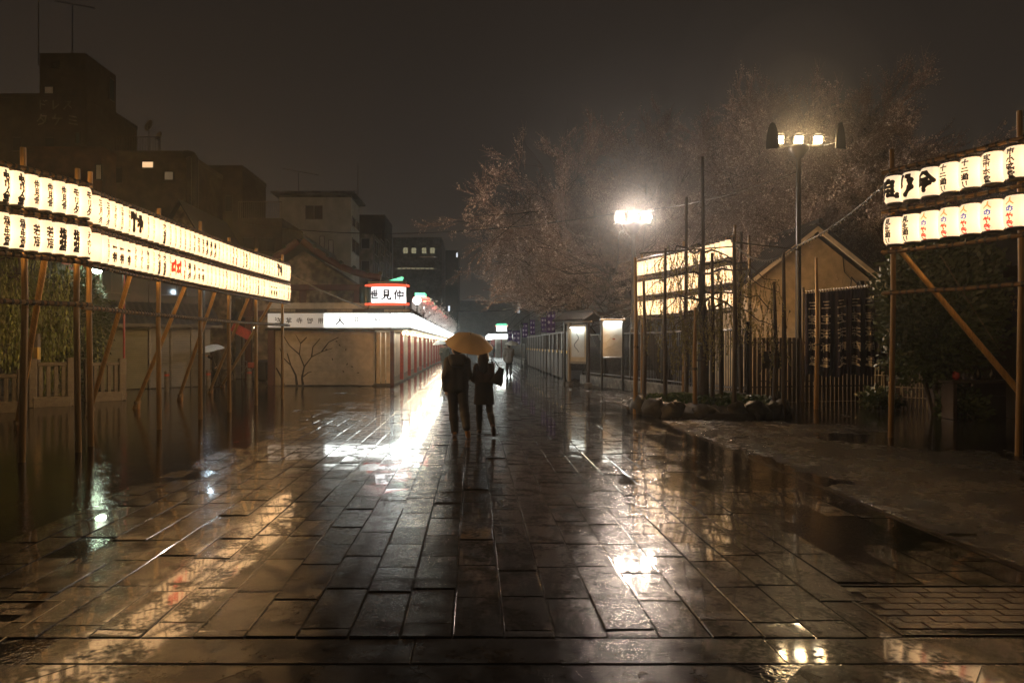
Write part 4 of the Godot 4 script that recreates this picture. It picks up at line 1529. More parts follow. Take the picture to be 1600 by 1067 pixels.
func build_racks() -> void:
	paint_lanterns()
	# long left rack
	var a := G(139, 11.2)
	var c := G(449, 21.5)
	var d := (c - a).normalized()
	var out := Vector3(-d.z, 0, d.x)
	var up := [27, 27, 8, 23, 23, 10, 11, 23, 24, 9, 25, 26, 26, 26, 26, 26, 28, 4, 4, 20, 20, 20, 23, 24, 8, 8, 13, 13, 24, 3, 5, 19, 23, 23, 21, 24, 18]
	var low := [6, 23, 7, 7, 7, 8, 8, 28, 24, 25, 25, 23, 12, 12, 13, 20, 20, 7, 7, 23, 23, 23, 23, 23, 19, 24, 26, 19, 21, 21, 28, 18, 23, 27, 25, 23, 19]
	rack("long bamboo rack hung with two rows of lanterns along the left", a, c, out, [3.92, 3.3], 48, [0.02, 0.24, 0.42, 0.58, 0.76, 0.98], [4.235, 3.61, 2.99, 2.3], 4.4,
		[[G(137, 16.2), a.lerp(c, 0.17) + Vector3(0, 3.5, 0) - out * 0.15], [G(209, 18.1), a.lerp(c, 0.4) + Vector3(0, 3.5, 0) - out * 0.15], [G(278, 20.9), a.lerp(c, 0.54) + Vector3(0, 3.4, 0) - out * 0.15], [G(326, 23.9), a.lerp(c, 0.76) + Vector3(0, 3.4, 0) - out * 0.15], [G(345, 27.0), a.lerp(c, 0.96) + Vector3(0, 3.4, 0) - out * 0.15]],
		[up, low], "long left rack", "its near end", 0.8)
	# short left rack nearest the camera
	a = G(137, 10.85)
	c = a + (G(0, 9.45) - a).normalized() * 2.95
	d = (c - a).normalized()
	out = Vector3(d.z, 0, -d.x) * -1.0
	if out.x < 0:
		out = -out
	rack("short bamboo rack with two rows of lanterns at the left edge", a, c, out, [3.93, 3.31], 13, [0.03, 0.36, 0.95], [4.245, 3.62, 3.0, 2.33], 4.4,
		[[G(25, 13.7), a.lerp(c, 0.2) + Vector3(0, 3.3, 0) - out * 0.15]],
		[[1, 1, 0, 0, 0, 2, 2, 2, 25, 25, 0, 0, 1], [8, 5, 5, 4, 4, 3, 3, 3, 7, 7, 5, 5, 4]], "short left rack", "its right end", 0.82)
	# right rack
	a = G(1386, 12.45)
	c = a + (G(1573, 10.5) - a).normalized() * 4.1
	d = (c - a).normalized()
	out = Vector3(d.z, 0, -d.x)
	if out.x > 0:
		out = -out
	rack("bamboo rack with two rows of lanterns at the right edge", a, c, out, [4.48, 3.74], 12, [0.0, 0.53, 1.0], [4.84, 4.12, 3.38, 2.64], 5.1,
		[[G(1665, 11.4), a + Vector3(0, 3.4, 0) - out * 0.15 + d * 0.15], [G(1850, 9.4), a.lerp(c, 0.55) + Vector3(0, 3.6, 0) - out * 0.15]],
		[[14, 15, 16, 17, 17, 19, 18, 20, 20, 20, 25, 25], [21, 21, 22, 22, 22, 22, 22, 22, 22, 22, 22, 22]], "right rack", "its left end", 1.12)
	# rack behind the weeping tree
	a = G(999, 23.8)
	c = G(1144, 18.6)
	d = (c - a).normalized()
	out = Vector3(d.z, 0, -d.x)
	if out.x > 0:
		out = -out
	rack("bamboo rack with three rows of lanterns behind the weeping tree", a, c, out, [4.32, 3.62, 2.94], 22, [0.0, 0.5, 1.0], [4.64, 3.96, 3.27, 2.6], 4.8, [],
		[[24, 6, 23, 24, 6, 25, 24, 6, 24, 23], [6, 24, 24, 23, 6, 24, 26, 24], [6, 6, 24, 6, 24, 6, 23]], "rack behind weeping tree", "its far end", 0.82)

# ---------------------------------------------------------------- right side of the street
func build_right_side() -> void:
	# timber fence with posts, low boards and gilt fittings along the street
	var t := thing("board_fence", "dark timber fence with pale posts and gilt fittings along the street", "fence", Vector3(4.3, 0, -31.0))
	for k in 14:
		var z := -1.8 * k
		var b := MB.new()
		b.cbox(Vector3(0, 1.17, z), Vector3(0.1, 2.34, 0.13), 0.012)
		obj("post", b, M.dark_timber, t)
		b = MB.new()
		b.cbox(Vector3(-0.058, 1.83, z), Vector3(0.012, 0.85, 0.12), 0.004)
		obj("post_plate", b, M.grey_metal, t)
		b = MB.new()
		b.cbox(Vector3(-0.07, 1.36, z), Vector3(0.05, 0.12, 0.2), 0.01)
		b.cbox(Vector3(-0.07, 1.3, z), Vector3(0.03, 0.05, 0.3), 0.008)
		obj("gilt_fitting", b, M.gilt, t)
		if k < 13:
			for q in 5:
				b = MB.new()
				b.cbox(Vector3(0.01, 0.72, z - 0.24 - q * 0.33), Vector3(0.03, 1.3, 0.3), 0.006)
				obj("board", b, M.dark_timber, t)
			for q in 4:
				b = MB.new()
				b.cbox(Vector3(0.01, 1.82, z - 0.36 - q * 0.36), Vector3(0.035, 0.86, 0.05), 0.006)
				obj("slat", b, M.dark_timber, t)
			b = MB.new()
			b.cbox(Vector3(0, 1.38, z - 0.9), Vector3(0.09, 0.08, 1.66), 0.01)
			b.cbox(Vector3(0, 2.28, z - 0.9), Vector3(0.12, 0.1, 1.66), 0.01)
			obj("rail", b, M.dark_timber, t)
	# iron railing further down
	t = thing("iron_railing", "grey iron railing on a low wall far down the right side", "fence", Vector3(4.2, 0, -55.5))
	var b := MB.new()
	b.cbox(Vector3(0, 0.2, -10), Vector3(0.25, 0.4, 20), 0.02)
	obj("base_wall", b, M.concrete, t)
	railing(t, Vector3(0, 0.4, 0), Vector3(0, 0.4, -20), 1.3, 0.2, M.dark_metal, "bars")
	# iron railing on a concrete base behind the boards and the rack
	var p0 := Vector3(4.75, 0, -29.6)
	var p1 := Vector3(7.35, 0, -18.3)
	t = thing("iron_railing", "tall dark iron railing on a concrete base behind the weeping tree", "fence", p0)
	var d := p1 - p0
	b = MB.new()
	b.x = Transform3D(Basis.looking_at(d.normalized(), Vector3.UP), d / 2)
	b.cbox(Vector3(0, 0.19, 0), Vector3(0.3, 0.4, d.length()), 0.02)
	obj("base_wall", b, M.concrete, t)
	b = MB.new()
	for y in [0.5, 2.1]:
		b.bar(Vector3(0, y, 0), d + Vector3(0, y, 0), 0.028, 0.028, 5)
	obj("rail", b, M.grey_metal, t)
	b = MB.new()
	var n := int(d.length() / 0.11)
	for k in n:
		var p := d * (float(k) / n)
		b.bar(p + Vector3(0, 0.4, 0), p + Vector3(0, 2.14, 0), 0.014, 0.014, 5)
	obj("bars", b, M.dark_metal, t).set_meta("kind", "stuff")
	for k in 6:
		b = MB.new()
		var p := d * (k / 5.0)
		b.cbox(p + Vector3(0, 1.2, 0), Vector3(0.08, 2.2, 0.08), 0.01)
		obj("post", b, M.dark_metal, t)
	# dark picket fence before the house
	var f0 := G(1152, 19.8)
	var f1 := G(1372, 20.8)
	t = thing("picket_fence", "dark timber picket fence in front of the cream gabled house", "fence", f0)
	d = f1 - f0
	for k in 34:
		b = MB.new()
		b.cbox(Vector3(0, 0.95, 0), Vector3(0.105, 1.9, 0.03), 0.008)
		var o := obj("picket", b, M.dark_timber, t)
		o.position = d * (k / 33.0)
	b = MB.new()
	for y in [0.45, 1.75]:
		b.bar(Vector3(0, y, -0.04), d + Vector3(0, y, -0.04), 0.03, 0.03, 5)
	obj("rail", b, M.dark_timber, t)
	b = MB.new()
	b.cbox(Vector3(1.0, 1.25, 0.06), Vector3(0.6, 0.5, 0.08), 0.01)
	obj("meter_box", b, M.dark_metal, t)
	# purple banners
	var bim := Image.create(64, 128, false, Image.FORMAT_RGBA8)
	bim.fill(Color(0.3, 0.14, 0.44))
	for r in 3:
		for q in 2:
			var cx := 17 + q * 30
			var cy := 24 + r * 40
			for y in 128:
				for x in 64:
					var rr := Vector2(x - cx, y - cy).length()
					var an := Vector2(x - cx, y - cy).angle()
					if rr < 5.0 + 5.0 * absf(sin(an * 2.5)) and rr > 2.0:
						bim.set_pixel(x, y, Color(0.93, 0.9, 0.95))
	T.banner = ImageTexture.create_from_image(bim)
	var bm := StandardMaterial3D.new()
	bm.resource_name = "banner_cloth"
	bm.albedo_texture = T.banner
	bm.roughness = 0.85
	bm.backlight_enabled = true
	bm.backlight = Color(0.6, 0.6, 0.6)
	var spots := [[861.0, 38.0, 487.0, 520.0, 14.0], [850.0, 43.0, 496.0, 519.0, 9.0], [832.0, 50.0, 500.0, 523.0, 8.0], [820.0, 56.0, 505.0, 527.0, 9.0], [807.0, 64.0, 517.0, 539.0, 12.0], [797.0, 70.0, 516.0, 537.0, 7.0]]
	for k in spots.size():
		var s: Array = spots[k]
		var top := W(s[0], s[2], s[1])
		var low := W(s[0], s[3], s[1])
		var wide: float = s[4] / FOCAL * s[1]
		t = thing("banner", "purple banner with white crests, %s along the timber fence" % ordinal(k + 1), "banner", G(s[0], s[1]), 0.0, "purple banners on the fence")
		b = MB.new()
		var rows := []
		for r in 9:
			var row := PackedVector3Array()
			for q in 9:
				row.append(Vector3(wide * (q / 8.0 - 0.5), lerpf(low.y, top.y, r / 8.0), 0.04 * sin(q * 1.3 + r * 0.5 + k) * (1.1 - r / 8.0)))
			rows.append(row)
		b.sheet(rows, Vector2(0, 1), Vector2(1, 0))
		obj("cloth", b, bm, t, true)
		b = MB.new()
		b.bar(Vector3(-wide / 2 - 0.03, 0, 0), Vector3(-wide / 2 - 0.03, top.y + 0.12, 0), 0.022, 0.018, 6)
		b.bar(Vector3(-wide / 2 - 0.03, top.y + 0.02, 0), Vector3(wide / 2 + 0.05, top.y + 0.02, 0), 0.014, 0.014, 5)
		obj("pole", b, M.dark_metal, t)
	notice_board()
	map_board()
	# slim dark posts by the fence
	for k in 2:
		var at: Vector3 = [G(882.5, 30.2), G(815, 52.0)][k]
		t = thing("dark_post", ["dark carved post at the near end of the timber fence", "thin dark post beside the far railing"][k], "post", at)
		b = MB.new()
		var h: float = [3.55, 3.3][k]
		b.lathe([[0.1, 0.0], [0.1, 0.12], [0.055, 0.18], [0.05, h * 0.75], [0.05, h - 0.35]], 8)
		obj("shaft", b, M.dark_metal, t)
		b = MB.new()
		b.lathe([[0.05, h - 0.36], [0.14, h - 0.3], [0.12, h - 0.22], [0.17, h - 0.12], [0.06, h - 0.02], [0.0, h + 0.1]], 8)
		obj("cap", b, M.dark_metal, t)
	gable_house()
	noren()
	dark_hall()

func notice_board() -> void:
	var t := thing("notice_board", "roofed timber notice board with a pale poster sheet", "notice board", G(904, 26.9), -0.95)
	for s in [-1, 1]:
		var b := MB.new()
		b.cbox(Vector3(s * 0.52, 1.3, 0), Vector3(0.12, 2.6, 0.12), 0.015)
		obj("post", b, M.pale_timber if s < 0 else M.dark_timber, t)
		b = MB.new()
		b.cbox(Vector3(s * 0.52, 0.1, 0), Vector3(0.24, 0.24, 0.24), 0.03)
		obj("foot", b, M.granite, t)
	var b := MB.new()
	for y in [0.98, 2.44]:
		b = MB.new()
		b.cbox(Vector3(0, y, 0), Vector3(0.92, 0.09, 0.09), 0.01)
		obj("frame_rail", b, M.pale_timber, t)
	b = MB.new()
	b.box(Vector3(0, 1.71, -0.01), Vector3(0.92, 1.37, 0.03))
	obj("panel", b, M.cream_wall, t)
	b = MB.new()
	b.box(Vector3(-0.02, 1.75, 0.012), Vector3(0.72, 1.1, 0.006))
	var paper := obj("poster", b, M.white_panel, t)
	b = MB.new()
	var pts := []
	for k in 8:
		pts.append(Vector3(-0.1 + 0.13 * sin(k * 1.1), 2.1 - k * 0.1, 0.017))
	b.pipe(pts, [0.012], 4)
	obj("brush_mark", b, M.teal_glass, paper)
	for s in [-1, 1]:
		b = MB.new()
		b.x = Transform3D(Basis(Vector3.RIGHT, s * 0.45), Vector3(0, 2.78, s * 0.3))
		b.cbox(Vector3.ZERO, Vector3(1.7, 0.07, 0.72), 0.015)
		for k in 15:
			b.cbox(Vector3(-0.8 + k * 0.114, 0.045, 0), Vector3(0.05, 0.03, 0.72), 0.01)
		obj("roof_slope", b, M.roof_tile, t)
	b = MB.new()
	b.bar(Vector3(-0.88, 2.97, 0), Vector3(0.88, 2.97, 0), 0.07, 0.07, 8)
	obj("ridge", b, M.roof_tile, t)
	b = MB.new()
	b.cbox(Vector3(0, 2.58, 0), Vector3(1.4, 0.08, 0.14), 0.01)
	obj("beam", b, M.pale_timber, t)
	# second small roof behind joins the gate
	b = MB.new()
	b.cbox(Vector3(0, 2.36, 0.07), Vector3(0.8, 0.035, 0.05), 0.008)
	obj("strip_lamp", b, glow("strip_lamp", Color(0.95, 1, 0.97), 3.0), t)
	var l := area(Vector3(0, 2.33, 0.12), Vector3(0, -1, -0.15), Vector2(0.8, 0.05), 0.25, Color(0.95, 1, 0.97), t)

func map_board() -> void:
	mat("map_ink", Color(0.5, 0.47, 0.42), 0.6)
	var t := thing("map_board", "steel framed map board with a bright pale map sheet", "map board", G(957, 25.2), 0.12)
	for s in [-1, 1]:
		var b := MB.new()
		b.cbox(Vector3(s * 0.4, 1.37, 0), Vector3(0.07, 2.74, 0.07), 0.012)
		obj("post", b, M.dark_metal, t)
	var b := MB.new()
	b.cbox(Vector3(0, 2.6, 0.03), Vector3(0.96, 0.09, 0.16), 0.012)
	obj("frame_rail", b, M.grey_metal, t)
	b = MB.new()
	b.cbox(Vector3(0, 1.2, 0), Vector3(0.73, 0.08, 0.08), 0.012)
	obj("frame_rail", b, M.grey_metal, t)
	b = MB.new()
	b.box(Vector3(0, 1.9, 0), Vector3(0.73, 1.32, 0.04))
	var sheet := obj("map_sheet", b, M.white_panel, t)
	for k in 4:
		b = MB.new()
		var pts := []
		for q in 9:
			pts.append(Vector3(-0.3 + 0.075 * q, 1.5 + 0.17 * k + 0.09 * sin(q * (0.8 + 0.2 * k) + k * 2.0), 0.021))
		b.pipe(pts, [0.006], 4)
		obj("map_line", b, M.map_ink, sheet)
	b = MB.new()
	b.box(Vector3(0.05, 1.9, 0.024), Vector3(0.1, 0.05, 0.006))
	obj("map_mark", b, M.vermilion, sheet)
	b = MB.new()
	b.box(Vector3(0, 2.535, 0.085), Vector3(0.7, 0.025, 0.03))
	obj("strip_lamp", b, M.strip_lamp, t)
	area(Vector3(0, 2.51, 0.1), Vector3(0, -1, -0.25), Vector2(0.7, 0.05), 0.45, Color(0.95, 1, 0.97), t)

func gable_house() -> void:
	var t := thing("cream_house", "cream walled house with a steep gable and dark tiled roof", "house", G(1268, 26.5))
	var b := MB.new()
	b.prism(PackedVector2Array([Vector2(-2.5, 0), Vector2(2.5, 0), Vector2(2.5, 4.05), Vector2(0, 6.05), Vector2(-2.5, 4.05)]), 0.0, 6.5)
	obj("wall", b, M.cream_wall, t)
	for s in [-1, 1]:
		b = MB.new()
		var q := [Vector3(0, 6.2, 0.55), Vector3(s * 3.0, 3.8, 0.55), Vector3(s * 3.0, 3.8, -6.8), Vector3(0, 6.2, -6.8)]
		if s > 0:
			q.reverse()
		var up := Vector3(0, 0.1, 0)
		b.quad(q[0] + up, q[1] + up, q[2] + up, q[3] + up)
		b.quad(q[3], q[2], q[1], q[0])
		for k in 4:
			b.quad(q[k], q[(k + 1) % 4], q[(k + 1) % 4] + up, q[k] + up)
		for k in 24:
			var z := 0.5 - k * 0.3
			b.bar(Vector3(0, 6.32, z), Vector3(s * 3.02, 3.92, z), 0.055, 0.055, 5)
		obj("roof_slope", b, M.roof_tile, t)
		b = MB.new()
		b.x = Transform3D(Basis(Vector3.BACK, -s * atan2(2.4, 3.0)), Vector3(s * 1.5, 4.93, 0.5))
		b.cbox(Vector3.ZERO, Vector3(3.9, 0.2, 0.08), 0.01)
		obj("bargeboard", b, M.cream_wall, t)
	b = MB.new()
	b.bar(Vector3(0, 6.36, 0.75), Vector3(0, 6.36, -6.8), 0.11, 0.11, 8)
	obj("ridge", b, M.roof_tile, t)
	b = MB.new()
	b.cbox(Vector3(1.85, 3.95, 0.14), Vector3(0.18, 0.4, 0.2), 0.02)
	b.cbox(Vector3(2.1, 3.75, 0.12), Vector3(0.3, 0.3, 0.2), 0.03)
	obj("meter_box", b, M.dark_metal, t)
	b = MB.new()
	b.pipe([Vector3(1.2, 5.1, 0.06), Vector3(1.25, 4.5, 0.08), Vector3(1.5, 4.2, 0.12), Vector3(1.45, 3.7, 0.1), Vector3(1.55, 3.2, 0.08)], [0.02], 5)
	b.pipe([Vector3(1.5, 4.3, 0.1), Vector3(1.75, 4.0, 0.12), Vector3(1.7, 3.4, 0.1)], [0.03], 5)
	obj("cable_bundle", b, M.wire, t)
	for k in 3:
		window(t, Vector3(-1.9 + k * 0.9, 0.75, 0.0), Vector2(0.3, 0.9), M.cream_wall, 0.0)

func noren() -> void:
	var t := thing("shrine_curtain", "long dark navy curtain with white columns of characters before the house", "curtain", G(1314, 20.2))
	var left := (1258.0 - 1314.0) / FOCAL * 20.2
	var right := (1371.0 - 1314.0) / FOCAL * 20.2
	var word := ["三", "宝", "荒", "神", "堂"]
	var im := Image.create(64, 320, false, Image.FORMAT_RGBA8)
	im.fill(Color(0.13, 0.12, 0.22))
	for k in 5:
		var g := glyph_image(word[k], 40, Color(0.95, 0.92, 0.86), 0.07)
		im.blend_rect(g, Rect2i(0, 0, 40, 40), Vector2i(12, 30 + k * 54))
	T.noren = ImageTexture.create_from_image(im)
	var m := StandardMaterial3D.new()
	m.resource_name = "curtain_cloth"
	m.albedo_texture = T.noren
	m.roughness = 0.85
	for k in 5:
		var b := MB.new()
		var rows := []
		var x0 := lerpf(left, right, k / 5.0)
		var x1 := lerpf(left, right, (k + 1) / 5.0) + 0.02
		for r in 13:
			var row := PackedVector3Array()
			for q in 15:
				var f := q / 14.0
				var low := 1.0 - r / 12.0
				var fold := 0.07 * sin(f * 10.0 + k * 2.1 + 0.6 * low) * (0.35 + low * 0.65) + 0.03 * sin(f * 23.0 + k)
				row.append(Vector3(lerpf(x0, x1, f) + 0.05 * low * sin(k * 3.0 + f * 4.0), lerpf(0.78 + 0.05 * sin(k * 2.0 + f * 5.0), 3.2 + 0.1 * (k + f) / 5.0 * 2.0, r / 12.0), fold))
			rows.append(row)
		b.sheet(rows, Vector2(0, 1), Vector2(1, 0))
		obj("cloth_panel", b, m, t, true)
	var b := MB.new()
	b.bar(Vector3(left - 0.05, 3.23, 0), Vector3(right + 0.15, 3.43, 0), 0.025, 0.025, 6)
	obj("rod", b, M.bamboo_dark, t)
	b = MB.new()
	for k in 26:
		var f := (k + 0.5) / 26.0
		b.cbox(Vector3(lerpf(left, right, f), 3.24 + 0.2 * f, 0), Vector3(0.03, 0.09, 0.06), 0.008)
	obj("tie_loops", b, M.white_print, t).set_meta("kind", "stuff")
	for s in 2:
		b = MB.new()
		b.bar(Vector3([left - 0.02, right + 0.1][s], -0.02, -0.06), Vector3([left - 0.02, right + 0.1][s], 3.4 + 0.15 * s, -0.06), 0.045, 0.04, 7)
		obj("pole", b, M.old_pole, t)

func dark_hall() -> void:
	# temple hall on the far right, almost lost in the dark
	var t := thing("temple_hall", "dark temple hall with a broad tiled roof at the far right", "building", Vector3(22.2, 0, -22.5))
	var b := MB.new()
	b.box(Vector3(0, 2.2, -4), Vector3(12.0, 4.4, 8))
	obj("wall", b, M.dark_timber, t)
	b = MB.new()
	var rows := []
	for k in 75:
		var z := 0.0
		var x := -7.2 + 14.4 * k / 74.0
		var lift := 0.06 if k % 2 else 0.0
		var row := PackedVector3Array()
		for f in 6:
			var g := f / 5.0
			row.append(Vector3(x * (1.0 - 0.25 * g), 4.1 + lift + 2.9 * (0.55 * g + 0.45 * g * g), 1.6 - 5.6 * g))
		rows.append(row)
	rows.reverse()
	b.sheet(rows)
	obj("roof_slope", b, M.roof_tile, t)
	for k in 7:
		b = MB.new()
		b.cbox(Vector3(-5.8 + k * 1.93, 2.1, 0.12), Vector3(0.26, 4.2, 0.26), 0.02)
		obj("pillar", b, M.dark_timber, t)
	b = MB.new()
	b.cbox(Vector3(0, 3.6, 0.3), Vector3(12, 0.3, 0.2), 0.02)
	obj("lintel", b, M.dark_timber, t)
	# a curtain with a ring crest
	t = thing("crest_curtain", "dark curtain with a pale ring crest behind the right rack", "curtain", G(1582, 16.5))
	b = MB.new()
	rows = []
	for r in 7:
		var row := PackedVector3Array()
		for q in 21:
			row.append(Vector3(-1.0 + 2.0 * q / 20.0, 1.9 + 1.4 * r / 6.0, 0.04 * sin(q * 1.1)))
		rows.append(row)
	b.sheet(rows)
	obj("cloth", b, M.navy_cloth, t)
	b = MB.new()
	for k in 10:
		var a := TAU * k / 10.0
		b.x = Transform3D(Basis(Vector3.BACK, a), Vector3(cos(a) * 0.16, 2.68 + sin(a) * 0.16, 0.055))
		b.cbox(Vector3.ZERO, Vector3(0.07, 0.055, 0.012), 0.004)
	b.x = Transform3D.IDENTITY
	b.box(Vector3(0, 2.68, 0.055), Vector3(0.03, 0.14, 0.012))
	b.box(Vector3(0, 2.68, 0.058), Vector3(0.1, 0.03, 0.012))
	obj("crest", b, M.pale_timber, t)
	b = MB.new()
	b.bar(Vector3(-1.05, 3.32, 0), Vector3(1.05, 3.32, 0), 0.025, 0.025, 6)
	for s in [-1, 1]:
		b.bar(Vector3(s * 1.03, 0, 0), Vector3(s * 1.03, 3.36, 0), 0.04, 0.04, 6)
	obj("stand", b, M.dark_timber, t)
	# offering table with small things
	t = thing("offering_table", "dark offering table half hidden behind the right rack", "table", G(1535, 15.6))
	b = MB.new()
	b.cbox(Vector3(0, 0.86, 0), Vector3(1.7, 0.06, 0.5), 0.01)
	obj("tabletop", b, M.dark_timber, t)
	for s in [-1, 1]:
		b = MB.new()
		b.cbox(Vector3(s * 0.75, 0.415, 0), Vector3(0.09, 0.83, 0.4), 0.01)
		obj("leg", b, M.dark_timber, t)
	for k in 5:
		var at := G(1535, 15.6) + Vector3(-0.65 + k * 0.3, 0.89, rng.randf_range(-0.1, 0.1))
		t = thing("offering_jar", "small %s jar, %s from the left on the offering table" % [["red", "grey", "iron", "black", "grey"][k], ordinal(k + 1)], "jar", at, 0.0, "jars on the offering table")
		b = MB.new()
		b.lathe([[0.0, 0.0], [0.05, 0.0], [0.08, 0.08], [0.075, 0.16], [0.04, 0.2], [0.045, 0.23]], 10)
		obj("body", b, [M.red_metal, M.boulder, M.frame_iron, M.black_lacquer, M.boulder][k], t)
		b = MB.new()
		b.lathe([[0.05, 0.226], [0.05, 0.245], [0.02, 0.26], [0.0, 0.27]], 10)
		obj("lid", b, M.frame_iron, t)

# ---------------------------------------------------------------- trees
# branching skeleton: writes limbs into b, returns the outer twig places
func limb(b: MB, at: Vector3, dir: Vector3, long: float, r: float, level: int, levels: int, p: Dictionary, tips: Array) -> void:
	var steps := 4 if level < 2 else 3
	var pts := [at]
	var radii := [r]
	var d := dir
	var q := at
	for k in steps:
		d = (d + Vector3(rng.randfn(0, p.wander), rng.randfn(0, p.wander) + p.lift, rng.randfn(0, p.wander))).normalized()
		q += d * long / steps
		pts.append(q)
		radii.append(r * lerpf(1.0, 0.55, (k + 1.0) / steps))
		if level >= levels - 2:
			tips.append([q, d])
	b.pipe(pts, radii, 7 if level == 0 else 5 if level < 3 else 3, level == 0)
	if level >= levels:
		return
	var n: int = p.kids[mini(level, p.kids.size() - 1)]
	for k in n:
		var f := lerpf(0.35, 1.0, (k + rng.randf() * 0.8) / n) if level else lerpf(0.6, 1.0, float(k) / n)
		var idx := clampi(int(round(f * steps)), 1, steps)
		var axis := d.cross(Vector3(rng.randfn(0, 1), rng.randfn(0, 1), rng.randfn(0, 1))).normalized()
		var nd := d.rotated(axis, rng.randf_range(p.spread * 0.6, p.spread * 1.25))
		nd.y = nd.y * p.flat + p.droop * level
		limb(b, pts[idx], nd.normalized(), (long if level else long * p.get("crown", 1.0)) * rng.randf_range(0.62, 0.86), radii[idx] * 0.72, level + 1, levels, p, tips)

# spray: a thin twig about 0.7 m long, with buds and blossom along it
func spray(n: int, size: float, sd: int, dense: float) -> ArrayMesh:
	var r := RandomNumberGenerator.new()
	r.seed = sd
	var b := MB.new()
	b.colored = true
	b.tint = Color(0.34, 0.27, 0.24)
	var forks := [[Vector3.ZERO, Vector3(0.05, 0.75, 0.0)], [Vector3(0.01, 0.1, 0), Vector3(0.2, 0.6, 0.08)], [Vector3(0.02, 0.2, 0), Vector3(-0.18, 0.66, -0.06)], [Vector3(0.03, 0.35, 0), Vector3(0.14, 0.85, 0.1)], [Vector3(0.0, 0.15, 0), Vector3(-0.1, 0.6, 0.16)], [Vector3(0.04, 0.5, 0), Vector3(-0.07, 0.92, 0.04)]]
	for f in forks:
		b.pipe([f[0], (f[0] + f[1]) * 0.5 + Vector3(0.02, 0.0, 0.02), f[1]], [0.008, 0.006, 0.0035], 3, false)
	for k in n:
		var f: Array = forks[r.randi() % forks.size()]
		var at: Vector3 = f[0].lerp(f[1], r.randf_range(0.15, 1.0)) + Vector3(r.randfn(0, dense), r.randfn(0, dense), r.randfn(0, dense))
		var tone := r.randf_range(0.55, 1.15)
		b.tint = Color(0.92 * tone, 0.86 * tone, 0.8 * tone)
		b.x = Transform3D(Basis.from_euler(Vector3(r.randf() * TAU, r.randf() * TAU, r.randf() * TAU)), at)
		b.quad(Vector3(-size, -size * 0.5, 0), Vector3(size * 0.3, -size, 0.2 * size), Vector3(size, size * 0.4, 0), Vector3(-size * 0.2, size, 0.2 * size))
		b.x = Transform3D.IDENTITY
	return b.mesh()

func cherry(at: Vector3, label: String, high: float, lean: Vector3, sprays: Array, sd: int, p: Dictionary) -> void:
	rng.seed = sd
	var t := thing("cherry_tree", label, "tree", at, 0.0, "cherry trees beyond the railing")
	var b := MB.new()
	var tips := []
	limb(b, Vector3(0, -0.1, 0), (Vector3.UP + lean).normalized(), high * p.get("bole", 0.3), high * 0.021, 0, 5, p, tips)
	obj("trunk", b, M.bark, t)
	var sets := [[], [], []]
	for q in tips:
		if (at + q[0]).z > -28.5 and absf((at + q[0]).x - 6.0) < 4.5:
			continue        # pruned clear of the floodlight
		if q[0].y < p.get("clear", 3.6):
			continue        # and of the fence and the path
		for k in p.per:
			var d: Vector3 = (q[1] + Vector3(rng.randfn(0, 0.36), rng.randfn(0, 0.3) + 0.05, rng.randfn(0, 0.36))).normalized()
			var bs := Basis(Quaternion(Vector3.UP, d)) * Basis(Vector3.UP, rng.randf() * TAU)
			sets[rng.randi() % 3].append(Transform3D(bs.scaled(Vector3.ONE * rng.randf_range(0.8, 1.45)), q[0] + Vector3(rng.randfn(0, 0.12), rng.randfn(0, 0.12), rng.randfn(0, 0.12))))
	var crown := Node3D.new()
	crown.name = "crown"
	t.add_child(crown)
	for k in 3:
		copies("twigs", sprays[k], M.blossom, sets[k], crown)

# hanging strand with small leaves, 1 m long, hangs down -y
func strand(leaves: int, size: float, sd: int, tone: Color) -> ArrayMesh:
	var r := RandomNumberGenerator.new()
	r.seed = sd
	var b := MB.new()
	b.colored = true
	b.tint = Color(0.1, 0.08, 0.04)
	var pts := []
	for k in 6:
		pts.append(Vector3(0.05 * sin(k * 0.9 + sd), -k * 0.2, 0.05 * cos(k * 1.1 + sd) - 0.05))
	b.pipe(pts, [0.006, 0.005, 0.004, 0.003], 3, false)
	for k in leaves:
		var f := r.randf() * 5.0
		var at: Vector3 = pts[int(f)].lerp(pts[mini(int(f) + 1, 5)], fmod(f, 1.0))
		var m := r.randf_range(0.55, 1.3)
		b.tint = Color(tone.r * m, tone.g * m, tone.b * m)
		b.x = Transform3D(Basis.from_euler(Vector3(r.randf_range(-0.7, 0.7), r.randf() * TAU, r.randf_range(-0.5, 0.5))), at)
		b.quad(Vector3.ZERO, Vector3(size * 0.28, -size * 0.5, 0), Vector3(0, -size, size * 0.2), Vector3(-size * 0.28, -size * 0.5, 0))
		b.x = Transform3D.IDENTITY
	return b.mesh()

